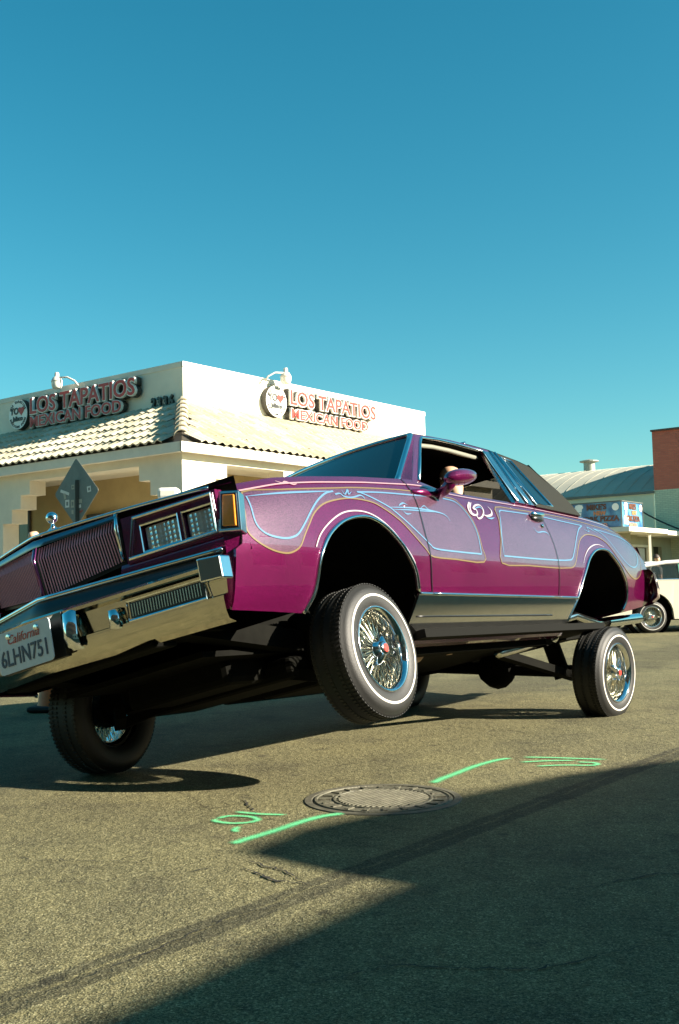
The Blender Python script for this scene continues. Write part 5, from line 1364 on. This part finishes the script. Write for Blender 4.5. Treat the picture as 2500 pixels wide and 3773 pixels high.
# local: x forward (to the right in view), y away from the viewer, z up; rear wheel at the origin
def wcs(y0, y1): return lambda u, v, d: Vector((u, d, v))
hw_ = .95
arch = lambda cx: [(cx + .36*math.cos(a), .30 + .36*math.sin(a)) for a in np.linspace(0, math.pi, 15)]
side_o = [(-1.25,.30), (-.37,.24)] + arch(0)[::-1] + [(.37,.22), (2.60,.22)] + arch(3.02)[::-1] + [(3.40,.26), (4.05,.30), (4.10,.55), (4.0,.76), (3.4,.82), (2.1,.86), (.4,.85), (-.6,.86), (-1.30,.80), (-1.38,.56)]
for y, yb_ in ((0.0, .05), (hw_*2 - .05, hw_*2)):
    prism('body_side', side_o, [], lambda u, v, d: Vector((u, d + .06*max(0, v - .55) * (1 if d < .5 else -1), v)), yb_, y, CREAM, wc)
mb = MB(); pr_ = [(-1.38,.56), (-1.30,.80), (-.95,.865), (-.6,.87)]; mb.grid([[(x, y, z) for x, z in pr_] for y in (.02, .95, 1.88)]); mb.grid([[(x, y, z) for x, z in ((-1.25,.30), (-1.38,.56))] for y in (.02, 1.88)]); mb.build('trunk', CREAM, wc)
mb = MB(); mb.grid([[(x, y, z) for x, z in ((2.0,.87), (2.6,.87), (3.4,.85), (4.0,.78), (4.10,.55), (4.05,.30))] for y in (.02, .95, 1.88)]); mb.build('hood', CREAM, wc)
ro_ = [(-.62,.88), (-.30,1.02), (.0,1.10), (.35,1.145), (.8,1.16), (1.2,1.15), (1.40,1.12), (2.05,.87)]
mb = MB(); rows = []
for x, z in ro_[1:7]:
    rows.append([(x, y, z + .02*(1 - ((y - .95)/.75)**2)) for y in np.linspace(.20, 1.70, 9)])
mb.grid(rows); mb.build('roof', WROOF, wc, True)
for y in (.19, 1.71): MB().tube([(x, y, z) for x, z in ro_[:7]], .035, 8).build('roof_rail', WROOF, wc, True)
WGL = pbr('clear_glass', (.02, .03, .028), .03, alpha=.35)
for y in (.13, 1.77):
    sg = 1 if y < 1 else -1
    prism('side_window', [(-.30,.875), (.55,.875), (.55,1.11), (.35,1.12), (.0,1.07), (-.25,.98)], [], lambda u, v, d: Vector((u, y + sg*.25*(v - .875) + d, v)), 0, .006, WGL, wc)
    prism('side_window', [(.60,.875), (1.92,.875), (1.40,1.09), (1.2,1.12), (.60,1.12)], [], lambda u, v, d: Vector((u, y + sg*.25*(v - .875) + d, v)), 0, .006, WGL, wc)
    mb = MB(); mb.bar((.575, y, .86), (.575, y + sg*.06, 1.13), .05, .02, (0, 1, 0)); mb.build('pillar', pbr('green_tint_pillar', (.10, .28, .20), .3, .2, .6), wc)
    mb = MB(); mb.tube([(x, y - sg*.05, .865) for x in (-.6, .4, 2.1)], .012, 6); mb.build('belt_trim', CHROME, wc)
mb = MB(); mb.grid([[(1.42, y, 1.12) for y in (.24, .95, 1.66)], [(2.05, y, .87) for y in (.12, .95, 1.78)]]); mb.grid([[(-.62, y, .88) for y in (.14, .95, 1.76)], [(-.28, y, 1.03) for y in (.22, .95, 1.68)]]); mb.build('windshield', WGL, wc)
mb = MB(); mb.box((.15, .2, .35), (.6, 1.7, .82)); mb.box((1.0, .2, .35), (1.4, 1.7, .80)); bevel(mb.build('seat', INTER, wc), .05)
mb = MB(); mb.box((-1.2, .10, .2), (3.9, 1.8, .24)); mb.build('floor_pan', UNDER, wc)
mb = MB(); mb.box((-1.47, .06, .36), (-1.34, 1.84, .50)); bevel(mb.build('rear_bumper', CHROME, wc), .03)
mb = MB(); mb.box((4.08, .06, .34), (4.2, 1.84, .50)); bevel(mb.build('front_bumper', CHROME, wc), .03)
for cx in (0.0, 3.02):
    for y, right in ((.10, True), (1.80, False)):
        w = put_wheel(wc, Vector((cx, y, .262)), Matrix.Diagonal((.905, .905, .905, 1)), right)
        mb = MB(); mb.lathe([(.36, -.02 if right else -.25), (.36, .25 if right else .02)], 24, 'y', (cx, y, .30)); mb.build('wheel_housing', UNDER, wc)

# ================================================================== street clutter
cone = thing('traffic_cone', 'orange traffic cone on a black foot behind the right front tyre', 'cone', (-2.12, 7.95, 0))
mb = MB(); mb.box((-.17, -.17, .004), (.17, .17, .045)); bevel(mb.build('foot', pbr('cone_foot', (.02, .02, .018), .8), cone), .02)
mb = MB(); mb.lathe([(.13, .045), (.125, .06), (.035, .70), (.028, .71), (.02, .70)], 24); mb.build('cone_body', pbr('cone_orange', (.80, .15, .03), .55, noise=(6, .85, 1.1)), cone, True)
bn = thing('utility_cabinet', 'white topped utility cabinet showing above the purple hood', 'cabinet', (-2.42, 15.2, 0))
mb = MB(); mb.box((-.13, -.12, .13), (.13, .12, 2.16)); bevel(mb.build('cabinet_body', pbr('cabinet_tan', (.36, .33, .27), .7, noise=(5, .9, 1.08)), bn), .015)
mb = MB(); mb.box((-.15, -.14, 2.162), (.15, .14, 2.33)); bevel(mb.build('cabinet_cap', pbr('cabinet_cap', (.70, .69, .63), .5), bn), .05, 3)
mb = MB(); mb.box((-.09, -.128, .5), (.09, -.118, 1.7)); bevel(mb.build('cabinet_door', pbr('cabinet_door', (.30, .28, .23), .6), bn), .004)

# white road line and far markings
LINEW = pbr('road_line_paint', (.62, .60, .54), .8, noise=(12, .6, 1.1))
a = Vector((-7.5, 9.28, .004)); b = Vector((-1.2, 9.94, .004)); n = Vector((-.104, .994, 0))*.06
tag(obj('road_line', [a - n, b - n, b + n, a + n], [(0,1,2,3)], LINEW), kind='structure')

# manhole: frame, lid with concentric rings and raised bars
mh = thing('manhole_cover', 'round iron manhole cover with raised rings in the road', 'manhole', (.145, 4.345, 0))
IRON = pbr('cast_iron', (.105, .100, .070), .6, .2, noise=(20, .6, 1.5), bump=(120, .4))
IRON2 = pbr('iron_frame', (.09, .085, .06), .7, .2, noise=(20, .6, 1.5))
mb = MB(); mb.lathe([(.315, .001), (.312, .004), (.285, .005), (.281, .001)], 56); mb.build('frame', IRON2, mh)
mb = MB(); mb.lathe([(0, .003), (.276, .003), (.278, .001)], 56); mb.build('lid', IRON, mh)
for r0, r1 in ((.262, .274), (.188, .200)):
    mb = MB(); mb.lathe([(r0, .003), (r0 + .002, .007), (r1 - .002, .007), (r1, .003)], 56); mb.build('ring', IRON, mh)
for k in range(-8, 9):
    x = k*.021; l = math.sqrt(max(0, .18**2 - x*x))
    if l < .03: continue
    mb = MB(); d = Vector((STREET.x, STREET.y, 0)); c = Vector((-d.y, d.x, 0))
    mb.bar(c*x - d*l + Vector((0, 0, .005)), c*x + d*l + Vector((0, 0, .005)), .010, .006); mb.build('raised_bar', IRON, mh)
for k in range(20):
    a = 2*math.pi*k/20; mb = MB(); mb.bar((.208*math.cos(a), .208*math.sin(a), .005), (.250*math.cos(a), .250*math.sin(a), .005), .018, .005); mb.build('raised_bar', IRON, mh)

# green survey paint on the road (sprayed, thin at the edges)
SPRAY = bpy.data.materials.new('green_spray'); SPRAY.use_nodes = True
nt = SPRAY.node_tree; b_ = nt.nodes['Principled BSDF']; b_.inputs['Base Color'].default_value = (.13, .60, .27, 1); b_.inputs['Roughness'].default_value = .7
tc = nt.nodes.new('ShaderNodeTexCoord'); n1 = nt.nodes.new('ShaderNodeTexNoise'); n1.inputs['Scale'].default_value = 170; n1.inputs['Detail'].default_value = 5; nt.links.new(tc.outputs['Object'], n1.inputs['Vector'])
at = nt.nodes.new('ShaderNodeAttribute'); at.attribute_name = 'cover'
ad = nt.nodes.new('ShaderNodeMath'); ad.operation = 'ADD'; nt.links.new(n1.outputs['Fac'], ad.inputs[0]); nt.links.new(at.outputs['Fac'], ad.inputs[1])
mr = nt.nodes.new('ShaderNodeMapRange'); mr.inputs['From Min'].default_value = .74; mr.inputs['From Max'].default_value = 1.50; nt.links.new(ad.outputs[0], mr.inputs['Value']); nt.links.new(mr.outputs['Result'], b_.inputs['Alpha'])
def spray(lines, label):
    vs = []; fs = []; cov = []
    for pts, w in lines:
        P = densify(spline(pts, 6), .015, False); b0 = len(vs); m = len(P)
        for i in range(m):
            a, c = P[max(i-1, 0)], P[min(i+1, m-1)]; d = Vector((c[0]-a[0], c[1]-a[1])); d.normalize(); nn = Vector((-d.y, d.x))
            end = min(1, min(i, m-1-i)/3)
            for t in (-1, -.5, 0, .5, 1):
                vs.append((P[i][0] + nn.x*w*t, P[i][1] + nn.y*w*t, .0045)); cov.append((1 - abs(t)**1.1)*.92*(.4 + .6*end))
        for i in range(m-1):
            for j in range(4): fs.append((b0 + i*5 + j, b0 + i*5 + j + 1, b0 + (i+1)*5 + j + 1, b0 + (i+1)*5 + j))
    o = obj('spray_mark', vs, fs, SPRAY); at_ = o.data.attributes.new('cover', 'FLOAT', 'POINT'); at_.data.foreach_set('value', cov)
    return tag(o, label, 'road marking', 'green survey marks on the road')
spray([([(-.385,3.63),(-.33,3.71),(-.266,3.792),(-.159,3.952),(-.09,4.03),(-.01,4.075)], .040)], 'long green spray paint line running up to the manhole')
spray([([(-.426,4.153),(-.33,4.10),(-.224,4.071)], .026), ([(-.485,4.026),(-.44,4.075),(-.36,4.055),(-.327,3.997),(-.36,3.955),(-.42,3.95),(-.478,3.99),(-.485,4.03)], .026), ([(-.385,3.90),(-.395,3.84),(-.38,3.80)], .024)], 'small green spray paint figure left of the long green line')
spray([([(.368,4.643),(.42,4.75),(.481,4.849),(.60,5.05),(.718,5.20),(.80,5.26)], .040)], 'green spray paint line running away beyond the manhole')
spray([([(.86,5.28),(1.0,5.24),(1.236,5.147)], .030), ([(.82,5.13),(.95,5.15),(1.095,5.144)], .028), ([(.87,5.01),(1.0,5.02),(1.138,4.996),(1.16,5.06),(1.08,5.10)], .028)], 'green spray paint figures at the far end of the green line')

# cracks in the asphalt
CRACK = pbr('crack_dark', (.012, .011, .008), .95)
cracks = MB()
def crack(pts, w):
    rr = random.Random(int(pts[0][0]*1000) + 5)
    P = densify(pts, .02, False); P = [(x + rr.uniform(-.008, .008), y + rr.uniform(-.010, .010)) for x, y in P]; m = len(P); vs = []
    for i in range(m):
        a, c = P[max(i-1, 0)], P[min(i+1, m-1)]; d = Vector((c[0]-a[0], c[1]-a[1])); d.normalize(); ww = w*rr.uniform(.15, 1.1)*(0.3 + .7*math.sin(math.pi*(i + .5)/m))
        vs += [(P[i][0] - d.y*ww, P[i][1] + d.x*ww, .0035), (P[i][0] + d.y*ww, P[i][1] - d.x*ww, .0035)]
    cracks.add(vs, [(2*i, 2*i+2, 2*i+3, 2*i+1) for i in range(m-1)])
for pts, w in (([(-.431,4.428),(-.37,4.227),(-.332,4.065),(-.265,4.019)], .006), ([(-.314,3.32),(-.227,3.191),(-.174,3.152),(-.105,3.135)], .008), ([(-.301,3.396),(-.2,3.285),(-.138,3.172)], .006), ([(-1.091,3.541),(-1.002,3.477),(-.935,3.484),(-.712,3.436),(-.576,3.397)], .003), ([(-.502,3.264),(-.403,3.354)], .004), ([(-.6,2.40),(-.5,2.53),(-.42,2.66),(-.30,2.84),(-.16,2.96)], .003),
               ([(.6,3.0),(.9,3.15),(1.2,3.1),(1.5,3.3)], .004), ([(-.1,2.35),(.1,2.45),(.4,2.4),(.7,2.55)], .004), ([(.9,4.3),(1.3,4.15),(1.7,4.3)], .004)): crack(pts, w)
tag(cracks.build('asphalt_cracks', CRACK), 'thin dark cracks running through the asphalt', 'crack', kind='stuff')
